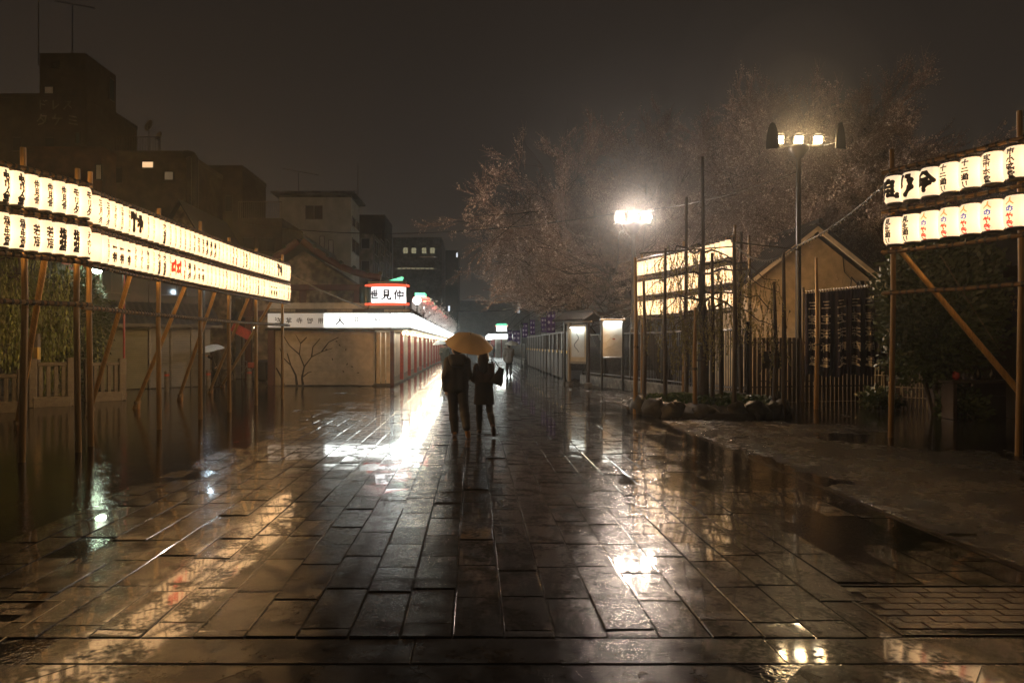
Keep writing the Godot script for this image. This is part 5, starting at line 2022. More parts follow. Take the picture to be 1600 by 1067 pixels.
func weeping(called: String, label: String, at: Vector3, high: float, reach: float, arms: int, per: int, strands: Array, droop: Vector2, sd: int, group := "") -> void:
	rng.seed = sd
	var t := thing(called, label, "tree", at, 0.0, group)
	var b := MB.new()
	b.pipe([Vector3(0, -0.05, 0), Vector3(0.04, high * 0.4, 0.02), Vector3(-0.03, high * 0.75, 0), Vector3(0, high * 0.95, 0.03)], [0.16, 0.12, 0.09, 0.06], 8)
	var sets := [[], []]
	for k in arms:
		var a := TAU * k / arms + rng.randf_range(-0.3, 0.3)
		var h := high * rng.randf_range(0.55, 0.97)
		var out := reach * rng.randf_range(0.45, 1.05)
		var rise := rng.randf_range(0.05, 0.3)
		var pts := []
		for q in 8:
			var f := q / 7.0
			pts.append(Vector3(cos(a) * out * f, h + rise * sin(PI * minf(f * 1.15, 1.0)) - 0.5 * f * f, sin(a) * out * f) + Vector3(rng.randfn(0, 0.06), rng.randfn(0, 0.06), rng.randfn(0, 0.06)))
		b.pipe(pts, [0.034, 0.03, 0.026, 0.021, 0.017, 0.013, 0.01, 0.006], 5)
		for q in per:
			var f := rng.randf_range(0.15, 1.0) * 7.0
			var p: Vector3 = pts[int(f)].lerp(pts[mini(int(f) + 1, 7)], fmod(f, 1.0))
			p += Vector3(rng.randfn(0, 0.15), rng.randfn(0, 0.05), rng.randfn(0, 0.15))
			var len_ := rng.randf_range(droop.x, droop.y)
			sets[rng.randi() % 2].append(Transform3D(Basis(Vector3.UP, rng.randf() * TAU).scaled(Vector3(1, len_, 1)), p))
	obj("trunk", b, M.bark, t)
	var crown := Node3D.new()
	crown.name = "crown"
	t.add_child(crown)
	for k in 2:
		copies("hanging_twigs", strands[k], M.leaf, sets[k], crown)

func leaf_tuft(n: int, size: float, sd: int, tone: Color) -> ArrayMesh:
	var r := RandomNumberGenerator.new()
	r.seed = sd
	var b := MB.new()
	b.colored = true
	for k in n:
		var m := r.randf_range(0.5, 1.35)
		b.tint = Color(tone.r * m, tone.g * m, tone.b * m)
		b.x = Transform3D(Basis.from_euler(Vector3(r.randf_range(-1.2, 1.2), r.randf() * TAU, r.randf_range(-1, 1))), Vector3(r.randfn(0, 0.08), r.randfn(0, 0.08), r.randfn(0, 0.08)))
		b.quad(Vector3.ZERO, Vector3(size * 0.3, size * 0.5, 0), Vector3(0, size, size * 0.15), Vector3(-size * 0.3, size * 0.5, 0))
		b.x = Transform3D.IDENTITY
	return b.mesh()

# leafy shrub: tufts through an uneven egg-shaped volume
func shrub(called: String, label: String, at: Vector3, size: Vector3, n: int, tuft: Array, sd: int, bare := 0.0, group := "") -> void:
	rng.seed = sd
	var t := thing(called, label, "shrub", at, 0.0, group)
	var wob := noise(1.1, sd, 2)
	var sets := [[], []]
	for k in n:
		var d := Vector3(rng.randfn(0, 1), rng.randfn(0, 1), rng.randfn(0, 1)).normalized()
		var r := (0.55 + 0.45 * pow(rng.randf(), 0.4)) * (1.0 + 0.35 * wob.get_noise_3dv(d * 1.7))
		var p := Vector3(d.x * size.x, bare + size.y * 0.5 * (1.0 + d.y) , d.z * size.z)
		p = Vector3(d.x * size.x * r, bare + size.y * (0.5 + 0.5 * d.y * r), d.z * size.z * r)
		sets[k % 2].append(Transform3D(Basis(Quaternion(Vector3.UP, (d + Vector3(0, 0.3, 0)).normalized())).scaled(Vector3.ONE * rng.randf_range(0.7, 1.4)), p))
	var b := MB.new()
	for k in 6:
		var a := TAU * k / 6.0
		b.pipe([Vector3(0.05 * cos(a), -0.03, 0.05 * sin(a)), Vector3(0.2 * cos(a), bare * 0.6 + 0.2, 0.2 * sin(a)), Vector3(size.x * 0.5 * cos(a), bare + size.y * 0.5, size.z * 0.5 * sin(a))], [0.06, 0.045, 0.015], 5)
	obj("trunk", b, M.bark, t)
	var crown := Node3D.new()
	crown.name = "crown"
	t.add_child(crown)
	for k in 2:
		copies("foliage", tuft[k], M.leaf, sets[k], crown)

func build_trees() -> void:
	var sp := [spray(20, 0.022, 1, 0.02), spray(24, 0.02, 2, 0.024), spray(16, 0.024, 3, 0.018)]
	var p := {"wander": 0.16, "lift": 0.03, "kids": [6, 4, 4, 3, 3], "spread": 0.75, "flat": 0.72, "droop": 0.02, "per": 2}
	cherry(G(1040, 34.5), "broad bare twigged cherry tree behind the near floodlight", 18.5, Vector3(0.0, 0, 0.05), sp, 101, p)
	cherry(G(1150, 36.0), "tall cherry tree behind the three row lantern rack", 20.0, Vector3(0.05, 0, 0.1), sp, 102, p)
	cherry(G(1300, 35.0), "dim cherry tree behind the cream gabled house", 19.0, Vector3(0.1, 0, 0.1), sp, 103, p)
	cherry(G(945, 44.0), "low spreading cherry tree leaning over the timber fence", 11.5, Vector3(-0.1, 0, 0.1), sp, 104, p.merged({"bole": 0.42, "crown": 0.66, "lift": 0.06, "flat": 0.85, "clear": 4.3}, true))
	# weeping cherry in the stone planter, with its olive new leaves
	var st := [strand(34, 0.06, 5, Color(0.24, 0.21, 0.06)), strand(30, 0.055, 6, Color(0.18, 0.16, 0.05))]
	weeping("weeping_tree", "weeping cherry propped by poles inside the stone planter", G(1098, 17.2), 4.3, 2.6, 14, 24, st, Vector2(0.4, 1.4), 201)
	# willow at the left edge
	var wi := [strand(40, 0.09, 7, Color(0.13, 0.17, 0.03)), strand(40, 0.085, 8, Color(0.16, 0.19, 0.035))]
	weeping("willow_tree", "green willow hanging over the stone fence at the left edge", G(28, 20.5), 4.6, 2.2, 16, 34, wi, Vector2(1.0, 2.4), 202)
	var tuft := [leaf_tuft(9, 0.12, 11, Color(0.05, 0.075, 0.03)), leaf_tuft(9, 0.1, 12, Color(0.04, 0.06, 0.025))]
	shrub("dark_shrub", "dark leafy shrub between the willow and the stone fence posts", G(118, 22.5), Vector3(0.9, 3.6, 0.8), 900, tuft, 301, 0.6)
	shrub("round_shrub", "big round clipped evergreen behind the right rack", G(1462, 16.4), Vector3(1.2, 3.9, 1.15), 2400, tuft, 302, 0.75)
	shrub("low_plant", "small green plant at the foot of the bamboo fence", G(1375, 18.4), Vector3(0.35, 0.45, 0.3), 90, tuft, 303, 0.0)
	shrub("low_plant", "low dark plant under the round evergreen", G(1500, 15.9), Vector3(0.4, 0.6, 0.35), 110, tuft, 304, 0.0)
	shrub("low_plant", "low dark plant between the two stone fence sections", G(124, 21.2), Vector3(0.4, 0.9, 0.35), 130, tuft, 305, 0.0)
	rng.seed = 77
	planter()

func planter() -> void:
	# ring of rough stones round the weeping cherry
	var mid := G(1105, 17.0)
	var t := thing("stone_planter", "low planter ringed with rough dark stones round the weeping cherry", "planter", mid)
	var b := MB.new()
	b.lathe([[1.75, -0.05], [1.7, 0.14], [1.2, 0.26], [0.5, 0.32], [0.0, 0.33]], 20)
	obj("soil", b, M.soil, t)
	for k in 17:
		var a := TAU * k / 17.0 + rng.randf_range(-0.08, 0.08)
		b = MB.new()
		var rows := []
		var wob := noise(1.6, 400 + k, 2)
		var sz := Vector3(rng.randf_range(0.28, 0.45), rng.randf_range(0.2, 0.36), rng.randf_range(0.2, 0.3))
		for r in 7:
			var row := PackedVector3Array()
			for q in 11:
				var u := TAU * q / 10.0
				var v := PI * (r / 6.0 - 0.5)
				var d := Vector3(cos(v) * sin(u), sin(v), cos(v) * cos(u))
				row.append(d * sz * (0.85 + 0.5 * wob.get_noise_3dv(d * 1.2)))
			rows.append(row)
		b.sheet(rows, Vector2.ZERO, Vector2.ONE, true)
		var o := obj("stone", b, M.boulder, t)
		o.position = Vector3(cos(a) * 1.78, sz.y * 0.45, sin(a) * 1.5)
		o.rotation.y = -a + PI / 2
	var grass := leaf_tuft(16, 0.14, 21, Color(0.06, 0.1, 0.03))
	var places := []
	for k in 150:
		var a := rng.randf() * TAU
		var r := sqrt(rng.randf()) * 1.4
		places.append(Transform3D(Basis(Vector3.UP, rng.randf() * TAU), Vector3(cos(a) * r, 0.24, sin(a) * r * 0.85)))
	copies("grass", grass, M.leaf, places, t)
	# poles that prop the tree: px, top py, depth
	var poles := [[993, 403, 16.7, 1], [1006, 440, 17.6, 0], [1040, 388, 17.2, 0], [1073, 308, 18.2, 0], [1087, 480, 16.3, 1], [1098, 245, 17.8, 0], [1113, 395, 16.6, 0], [1127, 440, 17.4, 0], [1147, 370, 15.6, 0], [1159, 362, 18.4, 0], [1171, 368, 18.9, 0], [1210, 440, 16.8, 0], [1225, 395, 15.8, 0], [1276, 403, 17.9, 1]]
	for k in poles.size():
		var q: Array = poles[k]
		var at := G(q[0], q[2])
		var h := W(q[0], q[1], q[2]).y
		t = thing("prop_pole", "%s pole round the weeping tree, %s from the left" % ["pale bamboo" if q[3] else "dark timber", ordinal(k + 1)], "pole", at, 0.0, "poles round the weeping tree")
		b = MB.new()
		var lean := Vector3(rng.randfn(0, 0.03), 0, rng.randfn(0, 0.03))
		b.pipe([Vector3(0, -0.03, 0), Vector3(0, h * 0.5, 0) + lean, Vector3(0, h, 0)], [0.062, 0.052, 0.035], 8)
		obj("shaft", b, M.bamboo if q[3] else M.old_pole, t)
		if h < 5.0:
			b = MB.new()
			b.pipe([Vector3(lean.x, h * 0.42, lean.z), Vector3(lean.x, h * 0.42 + 0.06, lean.z)], [0.066, 0.066], 8)
			obj("binding", b, M.rope, t)
	# cross bars tied between the poles
	for q in [[[1000, 16.9], [1147, 15.7], 3.95], [[1087, 16.3], [1127, 17.4], 1.32], [[1147, 15.7], [1250, 17.0], 4.05]]:
		t = thing("tie_bar", ["thin tie bar across the left poles of the weeping tree", "short low tie bar at the weeping tree's trunk", "thin tie bar across the right poles of the weeping tree"][used_names.get("tie_bar", -1) + 1], "pole", Vector3.ZERO)
		b = MB.new()
		b.pipe([G(q[0][0], q[0][1]) + Vector3(0, q[2], 0), G(q[1][0], q[1][1]) + Vector3(0, q[2], 0)], [0.02, 0.017], 6)
		obj("shaft", b, M.old_pole, t)

# ---------------------------------------------------------------- lamps
func floodlight(label: String, at: Vector3, high: float, gap: float, head: float, m: Material, color: Color, energy: float, shields: bool) -> void:
	var t := thing("floodlight_mast", label, "lamp", at, 0.0, "floodlight masts")
	var b := MB.new()
	b.lathe([[0.2, -0.02], [0.2, 0.1], [0.12, 0.2], [0.1, 0.5], [0.075, high - 0.55]], 12)
	obj("mast", b, M.dark_metal, t)
	b = MB.new()
	b.lathe([[0.075, high - 0.6], [0.12, high - 0.55], [0.3, high - 0.32], [0.34, high - 0.2], [0.3, high - 0.16]], 14)
	obj("cup", b, M.dark_metal, t)
	b = MB.new()
	b.cbox(Vector3(0, high - 0.16, 0), Vector3(gap * 2.5, 0.08, 0.1), 0.01)
	obj("crossbar", b, M.dark_metal, t)
	for k in 3:
		var x := (k - 1) * gap
		b = MB.new()
		b.cbox(Vector3(x, high + 0.04, -0.1), Vector3(head * 1.25, head * 1.25, 0.2), 0.02)
		b.cbox(Vector3(x, high + 0.05 + head * 0.66, 0.06), Vector3(head * 1.25, 0.02, 0.18), 0.005)
		var o := obj("lamp_head", b, M.dark_metal, t)
		b = MB.new()
		b.x = Transform3D(Basis(Vector3.RIGHT, 0.25), Vector3(x, high + 0.04, 0.02))
		if shields:
			b.cbox(Vector3.ZERO, Vector3(head, head * 0.85, 0.04), 0.015)
		else:
			b.x = b.x * Transform3D(Basis(Vector3.RIGHT, PI / 2), Vector3.ZERO)
			b.lathe([[head * 0.5, 0.0], [head * 0.47, 0.06], [head * 0.33, 0.12], [0.0, 0.15]], 14)
		obj("lamp_lens", b, m, o)
		omni(at + Vector3(x, high + 0.03, 0.1 + head * 0.5), energy, color, head * 0.4)
	if shields:
		for s in [-1, 1]:
			b = MB.new()
			var poly := PackedVector2Array()
			for k in 15:
				var a := PI * k / 14.0
				poly.append(Vector2(cos(a) * 0.2, sin(a) * 0.85))
			b.x = Transform3D(Basis(Vector3.UP, s * 0.3), Vector3(s * (gap * 1.72), high - 0.4, 0.55))
			b.prism(poly, 0.02, 0.04)
			b.x = Transform3D.IDENTITY
			b.bar(Vector3(s * gap * 1.24, high - 0.16, 0), Vector3(s * gap * 1.55, high - 0.2, 0.6), 0.02, 0.02, 5)
			obj("shield", b, M.dark_metal, t)

func build_lamps() -> void:
	floodlight("near floodlight mast with three glaring heads before the cherry trees", G(990, 25.2), 6.35, 0.5, 0.3, M.flood_lens, Color(1.0, 0.9, 0.82), 7.5, false)
	floodlight("tall floodlight mast with three warm heads beside the cream house", G(1248, 22.6), 8.42, 0.64, 0.27, M.flood_lens_far, Color(1.0, 0.82, 0.55), 0.75, true)
	# mist added round the floodlights for their halos, standing for lit rain, thinning outwards
	for k in 2:
		var at0: Vector3 = [G(990, 25.0) + Vector3(0, 6.5, 0), G(1248, 22.4) + Vector3(0, 8.6, 0)][k]
		var rain := Node3D.new()
		rain.name = numbered("added_halo_mist")
		rain.position = at0
		tag(rain, ["added mist standing for lit rain round the near floodlight heads", "added mist standing for lit rain round the tall floodlight heads"][k], "rain", "", "stuff")
		add_child(rain)
		for q in 5:
			var mist := FogVolume.new()
			mist.name = "mist"
			var w: float = [1.3, 2.2, 3.6, 5.6, 8.5][q]
			mist.size = Vector3(w, w * 1.25, minf(w, 5.0))
			mist.shape = RenderingServer.FOG_VOLUME_SHAPE_ELLIPSOID
			var fm := FogMaterial.new()
			fm.density = [0.02, 0.011, 0.006, 0.0032, 0.0018][q] * (0.55 if k == 0 else 1.5)
			fm.albedo = Color(0.95, 0.95, 0.95)
			mist.material = fm
			mist.position.y = w * 0.1
			rain.add_child(mist, true)
	# greenish street lamp hidden by the left lanterns, seen in the puddle
	var at := G(157, 23.6)
	var t := thing("street_lamp", "greenish street lamp behind the lanterns, mirrored in the left puddle", "lamp", at)
	var b := MB.new()
	b.lathe([[0.12, -0.02], [0.1, 0.3], [0.06, 1.0], [0.05, 4.25]], 9)
	obj("pole", b, M.green_metal, t)
	b = MB.new()
	b.lathe([[0.05, 4.24], [0.2, 4.36], [0.22, 4.44], [0.1, 4.6], [0.0, 4.65]], 12)
	obj("hood", b, M.dark_metal, t)
	b = MB.new()
	b.lathe([[0.0, 4.1], [0.12, 4.14], [0.17, 4.26], [0.16, 4.34]], 12, Vector3(0, 0, 0.24))
	obj("lamp_glass", b, M.lamp_green, t)
	omni(at + Vector3(0, 4.15, 0.5), 0.5, Color(0.85, 1.0, 0.78), 0.15)
	# cold lamp on the alley corner
	at = G(318, 26.2)
	t = thing("alley_lamp", "small cold white lamp on a pole at the alley corner", "lamp", at)
	b = MB.new()
	b.lathe([[0.07, -0.02], [0.05, 0.2], [0.045, 3.95]], 8)
	b.bar(Vector3(0, 3.9, 0), Vector3(0.3, 4.0, 0.2), 0.025, 0.025, 6)
	obj("pole", b, M.dark_metal, t)
	b = MB.new()
	b.cbox(Vector3(0.36, 3.98, 0.25), Vector3(0.34, 0.05, 0.12), 0.015)
	obj("lamp_tube", b, glow("lamp_cold", Color(0.85, 0.95, 1.0), 2.5), t)
	omni(at + Vector3(0.36, 3.9, 0.28), 0.6, Color(0.85, 0.95, 1.0), 0.1)
	# warm bulb over a red board in the alley
	at = G(399, 29.0)
	t = thing("bracket_lamp", "warm bulb on a bracket over the alley's red board", "lamp", at)
	b = MB.new()
	b.bar(Vector3(-0.2, 0, -0.1), Vector3(-0.2, 2.5, -0.1), 0.03, 0.03, 6)
	b.bar(Vector3(-0.2, 2.5, -0.1), Vector3(0.0, 2.48, 0), 0.015, 0.015, 6)
	obj("bracket", b, M.dark_metal, t)
	b = MB.new()
	b.lathe([[0.0, 2.3], [0.06, 2.33], [0.08, 2.4], [0.05, 2.47], [0.02, 2.5]], 10)
	obj("bulb", b, M.bulb_warm, t)
	omni(at + Vector3(0, 2.38, 0.0), 0.13, Color(1.0, 0.7, 0.4), 0.06)
	t = thing("alley_board", "slanted red painted board lit by the warm bulb", "sign", at + Vector3(-0.65, 0, -0.15))
	b = MB.new()
	b.x = Transform3D(Basis(Vector3.BACK, -0.5), Vector3(0, 2.25, 0))
	b.cbox(Vector3.ZERO, Vector3(0.9, 0.4, 0.05), 0.01)
	obj("panel", b, M.vermilion, t)
	b = MB.new()
	b.bar(Vector3(0, 0, -0.05), Vector3(0, 2.3, -0.05), 0.03, 0.03, 6)
	obj("stand", b, M.dark_metal, t)

# ---------------------------------------------------------------- figures
# one smooth surface round tapered bones [a, b, ra, rb], meshed as surface nets
func flesh(bones: Array, cell: float, k: float) -> MB:
	var lo := Vector3.ONE * 1e9
	var hi := -lo
	for q in bones:
		var r := maxf(q[2], q[3]) + k * 0.5 + 2.0 * cell
		for e in 2:
			lo = lo.min(q[e] - Vector3.ONE * r)
			hi = hi.max(q[e] + Vector3.ONE * r)
	var nx := int((hi.x - lo.x) / cell) + 2
	var ny := int((hi.y - lo.y) / cell) + 2
	var nz := int((hi.z - lo.z) / cell) + 2
	var f := PackedFloat32Array()
	f.resize(nx * ny * nz)
	f.fill(9.0)
	for q in bones:
		var a: Vector3 = q[0]
		var ab: Vector3 = q[1] - a
		var l2 := maxf(ab.length_squared(), 1e-9)
		var ra: float = q[2]
		var dr: float = q[3] - ra
		var pad := maxf(q[2], q[3]) + k + 2.0 * cell
		var b0: Vector3 = (a.min(q[1]) - Vector3.ONE * pad - lo) / cell
		var b1: Vector3 = (a.max(q[1]) + Vector3.ONE * pad - lo) / cell
		for z in range(maxi(0, int(b0.z)), mini(nz, int(b1.z) + 1)):
			for y in range(maxi(0, int(b0.y)), mini(ny, int(b1.y) + 1)):
				var at := (z * ny + y) * nx
				for x in range(maxi(0, int(b0.x)), mini(nx, int(b1.x) + 1)):
					var p := lo + Vector3(x, y, z) * cell - a
					var h := clampf(p.dot(ab) / l2, 0.0, 1.0)
					var d := (p - ab * h).length() - ra - dr * h
					var o := f[at + x]
					var s := maxf(k - absf(o - d), 0.0) / k
					f[at + x] = minf(o, d) - s * s * k * 0.25
	var out := MB.new()
	var ids := {}
	var sy := nx
	var sz := nx * ny
	var corner := [0, 1, sy, sy + 1, sz, sz + 1, sz + sy, sz + sy + 1]
	var off := []
	for c in 8:
		off.append(Vector3(c & 1, (c >> 1) & 1, c >> 2))
	var edges := [[0, 1], [2, 3], [4, 5], [6, 7], [0, 2], [1, 3], [4, 6], [5, 7], [0, 4], [1, 5], [2, 6], [3, 7]]
	for z in nz - 1:
		for y in ny - 1:
			var base := (z * ny + y) * nx
			for x in nx - 1:
				var at := base + x
				var f0 := f[at]
				if absf(f0) > cell * 2.5:
					continue
				var inside := 0
				for c in 8:
					if f[at + corner[c]] < 0:
						inside += 1
				if inside == 0 or inside == 8:
					continue
				var sum := Vector3.ZERO
				var n := 0
				for e in edges:
					var v0 := f[at + corner[e[0]]]
					var v1 := f[at + corner[e[1]]]
					if (v0 < 0) != (v1 < 0):
						sum += off[e[0]].lerp(off[e[1]], v0 / (v0 - v1))
						n += 1
				var g := Vector3(f[at + 1] + f[at + sy + 1] + f[at + sz + 1] - f0 - f[at + sy] - f[at + sz], f[at + sy] + f[at + sy + 1] + f[at + sz + sy] - f0 - f[at + 1] - f[at + sz], f[at + sz] + f[at + sz + 1] + f[at + sz + sy] - f0 - f[at + 1] - f[at + sy])
				ids[at] = out.vert(lo + (Vector3(x, y, z) + sum / n) * cell, g)
	for at in ids:
		var inside := f[at] < 0
		for axis in 3:
			var s: int = [1, sy, sz][axis]
			if (f[at + s] < 0) == inside:
				continue
			var u: int = [sy, sz, 1][axis]
			var w: int = [sz, 1, sy][axis]
			var q := [at, at - u, at - u - w, at - w]
			if not (ids.has(q[1]) and ids.has(q[2]) and ids.has(q[3])):
				continue
			var p := [ids[q[0]], ids[q[1]], ids[q[2]], ids[q[3]]]
			if inside:
				out.i.append_array([p[0], p[2], p[1], p[0], p[3], p[2]])
			else:
				out.i.append_array([p[0], p[1], p[2], p[0], p[2], p[3]])
	return out

# hand: palm, four unequal fingers and a thumb; wrist at w, pointing along d, palm facing n
func hand(w: Vector3, d: Vector3, n: Vector3, curl: float, side: float) -> MB:
	d = d.normalized()
	n = (n - d * n.dot(d)).normalized()
	var s := d.cross(n) * side
	var bones := [[w, w + d * 0.075 + s * 0.02, 0.022, 0.019], [w, w + d * 0.075 - s * 0.02, 0.022, 0.018]]
	for k in 4:
		var root := w + d * 0.08 + s * (0.03 - 0.02 * k)
		var long: float = [0.072, 0.08, 0.074, 0.058][k]
		var d1 := (d + n * curl * 0.6).normalized()
		var d2 := (d + n * curl * 1.6).normalized()
		var mid := root + d1 * long * 0.52
		bones.append([root - d * 0.02, mid, 0.0092, 0.0085])
		bones.append([mid, mid + d2 * long * 0.48, 0.0085, 0.007])
	var th := w + d * 0.02 + s * 0.024
	var t1 := th + (d * 0.6 + s * 0.8 + n * 0.3).normalized() * 0.042
	bones.append([th, t1, 0.013, 0.0105])
	bones.append([t1, t1 + (d * 0.9 + s * 0.25 + n * (0.4 + curl * 0.4)).normalized() * 0.034, 0.0105, 0.0085])
	return flesh(bones, 0.006, 0.008)

func person(called: String, label: String, at: Vector3, turn: float, j: Dictionary, look: Dictionary, cell: float) -> Node3D:
	var t := thing(called, label, "person", at, turn)
	var s: float = j.get("size", 1.0)
	for key in j:
		if j[key] is Vector3:
			j[key] *= s
	var body := []
	var jacket := []
	var legs := []
	var shoes := []
	var neck: Vector3 = (j.shL + j.shR) / 2.0 + Vector3(0, 0.03, 0)
	var pel: Vector3 = (j.hipL + j.hipR) / 2.0 + Vector3(0, 0.03, 0)
	var chest := pel.lerp(neck, 0.62)
	var fat: float = look.get("bulk", 0.02)
	for e in [-1, 1]:
		var side := Vector3(e * 0.065 * s, 0, 0)
		body.append([pel + side, chest + side * 1.15, 0.095 * s, 0.1 * s])
		body.append([chest + side * 1.15, neck + side * 0.9 + Vector3(0, -0.07 * s, 0), 0.1 * s, 0.07 * s])
		jacket.append([pel + side * 1.05 + Vector3(0, look.hem * s, 0), chest + side * 1.25, (0.1 + fat + look.flare) * s, (0.105 + fat) * s])
		jacket.append([chest + side * 1.25, neck + side * 1.1 + Vector3(0, -0.06 * s, 0), (0.105 + fat) * s, (0.08 + fat) * s])
	body.append([neck + Vector3(0, -0.03, 0), j.head + Vector3(0, -0.05 * s, 0.01), 0.055 * s, 0.052 * s])
	body.append([j.head + Vector3(0, 0.02 * s, 0.02 * s), j.head + Vector3(0, -0.02 * s, -0.01 * s), 0.092 * s, 0.085 * s])
	body.append([j.head + Vector3(0, -0.06 * s, -0.035 * s), j.head + Vector3(0, -0.085 * s, -0.05 * s), 0.055 * s, 0.04 * s])
	body.append([j.head + Vector3(0, -0.02 * s, -0.09 * s), j.head + Vector3(0, -0.035 * s, -0.108 * s), 0.014 * s, 0.014 * s])
	for e in [-1, 1]:
		body.append([j.head + Vector3(e * 0.088 * s, 0.005, 0.01), j.head + Vector3(e * 0.092 * s, -0.03 * s, 0.01), 0.016 * s, 0.012 * s])
	for e in ["L", "R"]:
		var sh: Vector3 = j["sh" + e]
		var el: Vector3 = j["el" + e]
		var wr: Vector3 = j["wr" + e]
		body.append([sh, el, 0.05 * s, 0.04 * s])
		body.append([el, wr, 0.04 * s, 0.026 * s])
		jacket.append([neck + Vector3(0, -0.05 * s, 0), sh, (0.07 + fat) * s, (0.066 + fat) * s])
		jacket.append([sh, el, (0.062 + fat) * s, (0.052 + fat) * s])
		jacket.append([el, el.lerp(wr, 0.94), (0.052 + fat) * s, (0.042 + fat * 0.8) * s])
		var hp: Vector3 = j["hip" + e]
		var kn: Vector3 = j["knee" + e]
		var an: Vector3 = j["ank" + e]
		var to: Vector3 = j["toe" + e]
		body.append([hp, kn, 0.082 * s, 0.055 * s])
		body.append([kn, kn.lerp(an, 0.35), 0.053 * s, 0.055 * s])
		body.append([kn.lerp(an, 0.35), an, 0.055 * s, 0.036 * s])
		body.append([an, to, 0.038 * s, 0.03 * s])
		var lw: float = look.get("leg", 0.018)
		legs.append([pel, hp, 0.1 * s, (0.088 + lw) * s])
		legs.append([hp, kn, (0.086 + lw) * s, (0.058 + lw) * s])
		legs.append([kn, kn.lerp(an, 0.4), (0.057 + lw) * s, (0.056 + lw) * s])
		legs.append([kn.lerp(an, 0.4), kn.lerp(an, 0.97), (0.056 + lw) * s, (0.046 + lw) * s])
		shoes.append([[an + (an - to).normalized() * 0.03 * s + Vector3(0, -0.02 * s, 0), to, 0.045 * s, 0.034 * s], [an.lerp(to, 0.5), to, 0.044 * s, 0.038 * s]])
	var skin := flesh(body, cell, 0.045 * s)
	if look.get("hands", false):
		skin.add(hand(j.wrL, j.wrL - j.elL, Vector3(1, 0, -0.2), 0.35, 1.0), Transform3D.IDENTITY)
		skin.add(hand(j.wrR, j.get("gripR", j.wrR - j.elR), Vector3(-1, 0, -0.3), j.get("curlR", 0.4), -1.0), Transform3D.IDENTITY)
	else:
		for e in ["L", "R"]:
			skin.add(hand(j["wr" + e], j["wr" + e] - j["el" + e], Vector3(0, 0, -1), 0.5, 1.0 if e == "L" else -1.0), Transform3D.IDENTITY)
	var bo := obj("body", skin, M.skin, t)
	# eyes and mouth
	for e in [-1, 1]:
		var b1 := MB.new()
		b1.x = Transform3D(Basis.IDENTITY, j.head + Vector3(e * 0.033 * s, 0.0, -0.084 * s))
		b1.lathe([[0.0, -0.011], [0.011, 0.0], [0.0, 0.011]], 8)
		obj("eye", b1, M.white_panel, bo)
	var b := MB.new()
	b.x = Transform3D(Basis.IDENTITY, j.head + Vector3(0, -0.068 * s, -0.09 * s))
	b.cbox(Vector3.ZERO, Vector3(0.042, 0.009, 0.012), 0.003)
	obj("mouth", b, M.lips, bo)
	obj("jacket", flesh(jacket, cell, 0.05 * s), look.top, t)
	if look.has("skirt"):
		b = MB.new()
		var rows := []
		for r in 8:
			var f := r / 7.0
			var row := PackedVector3Array()
			var y := lerpf(look.skirt * s, pel.y + 0.12 * s, f)
			for q in 19:
				var a := TAU * q / 18.0
				var rad := lerpf(0.185, 0.15, f) * s * (1.0 + 0.03 * sin(a * 5.0) * (1.0 - f))
				row.append(Vector3(pel.x + sin(a) * rad * 1.12, y, pel.z + 0.02 * (1.0 - f) + cos(a) * rad * 0.82))
			rows.append(row)
		b.sheet(rows, Vector2.ZERO, Vector2.ONE, true)
		obj("coat_skirt", b, look.top2 if look.has("top2") else look.top, t)
	obj("trousers" if not look.has("skirt") else "stockings", flesh(legs, cell, 0.04 * s), look.low, t)
	for q in shoes:
		var sm := flesh(q, minf(cell, 0.014), 0.03)
		obj("shoe", sm, look.shoe, t)
	# hair: cap over the back of the head
	var hair := [[j.head + Vector3(0, 0.04 * s, 0.03 * s), j.head + Vector3(0, -0.01 * s, 0.045 * s), 0.09 * s, 0.085 * s], [j.head + Vector3(0, 0.055 * s, -0.02 * s), j.head + Vector3(0, 0.05 * s, 0.02 * s), 0.07 * s, 0.085 * s]]
	if look.get("long_hair", false):
		hair.append([j.head + Vector3(0.02, -0.02, 0.06) * s, j.head + Vector3(0.03, -0.28, 0.085) * s, 0.09 * s, 0.065 * s])
		hair.append([j.head + Vector3(-0.03, -0.02, 0.06) * s, j.head + Vector3(-0.04, -0.26, 0.08) * s, 0.085 * s, 0.06 * s])
	obj("hair", flesh(hair, cell, 0.03), M.hair, t)
	if look.has("hood"):
		obj("hood", flesh([[neck + Vector3(-0.1, 0.03, 0.06) * s, neck + Vector3(0.1, 0.03, 0.06) * s, 0.075 * s, 0.075 * s], [neck + Vector3(-0.06, -0.06, 0.1) * s, neck + Vector3(0.06, -0.06, 0.1) * s, 0.08 * s, 0.08 * s]], cell, 0.06), look.top, t)
	return t

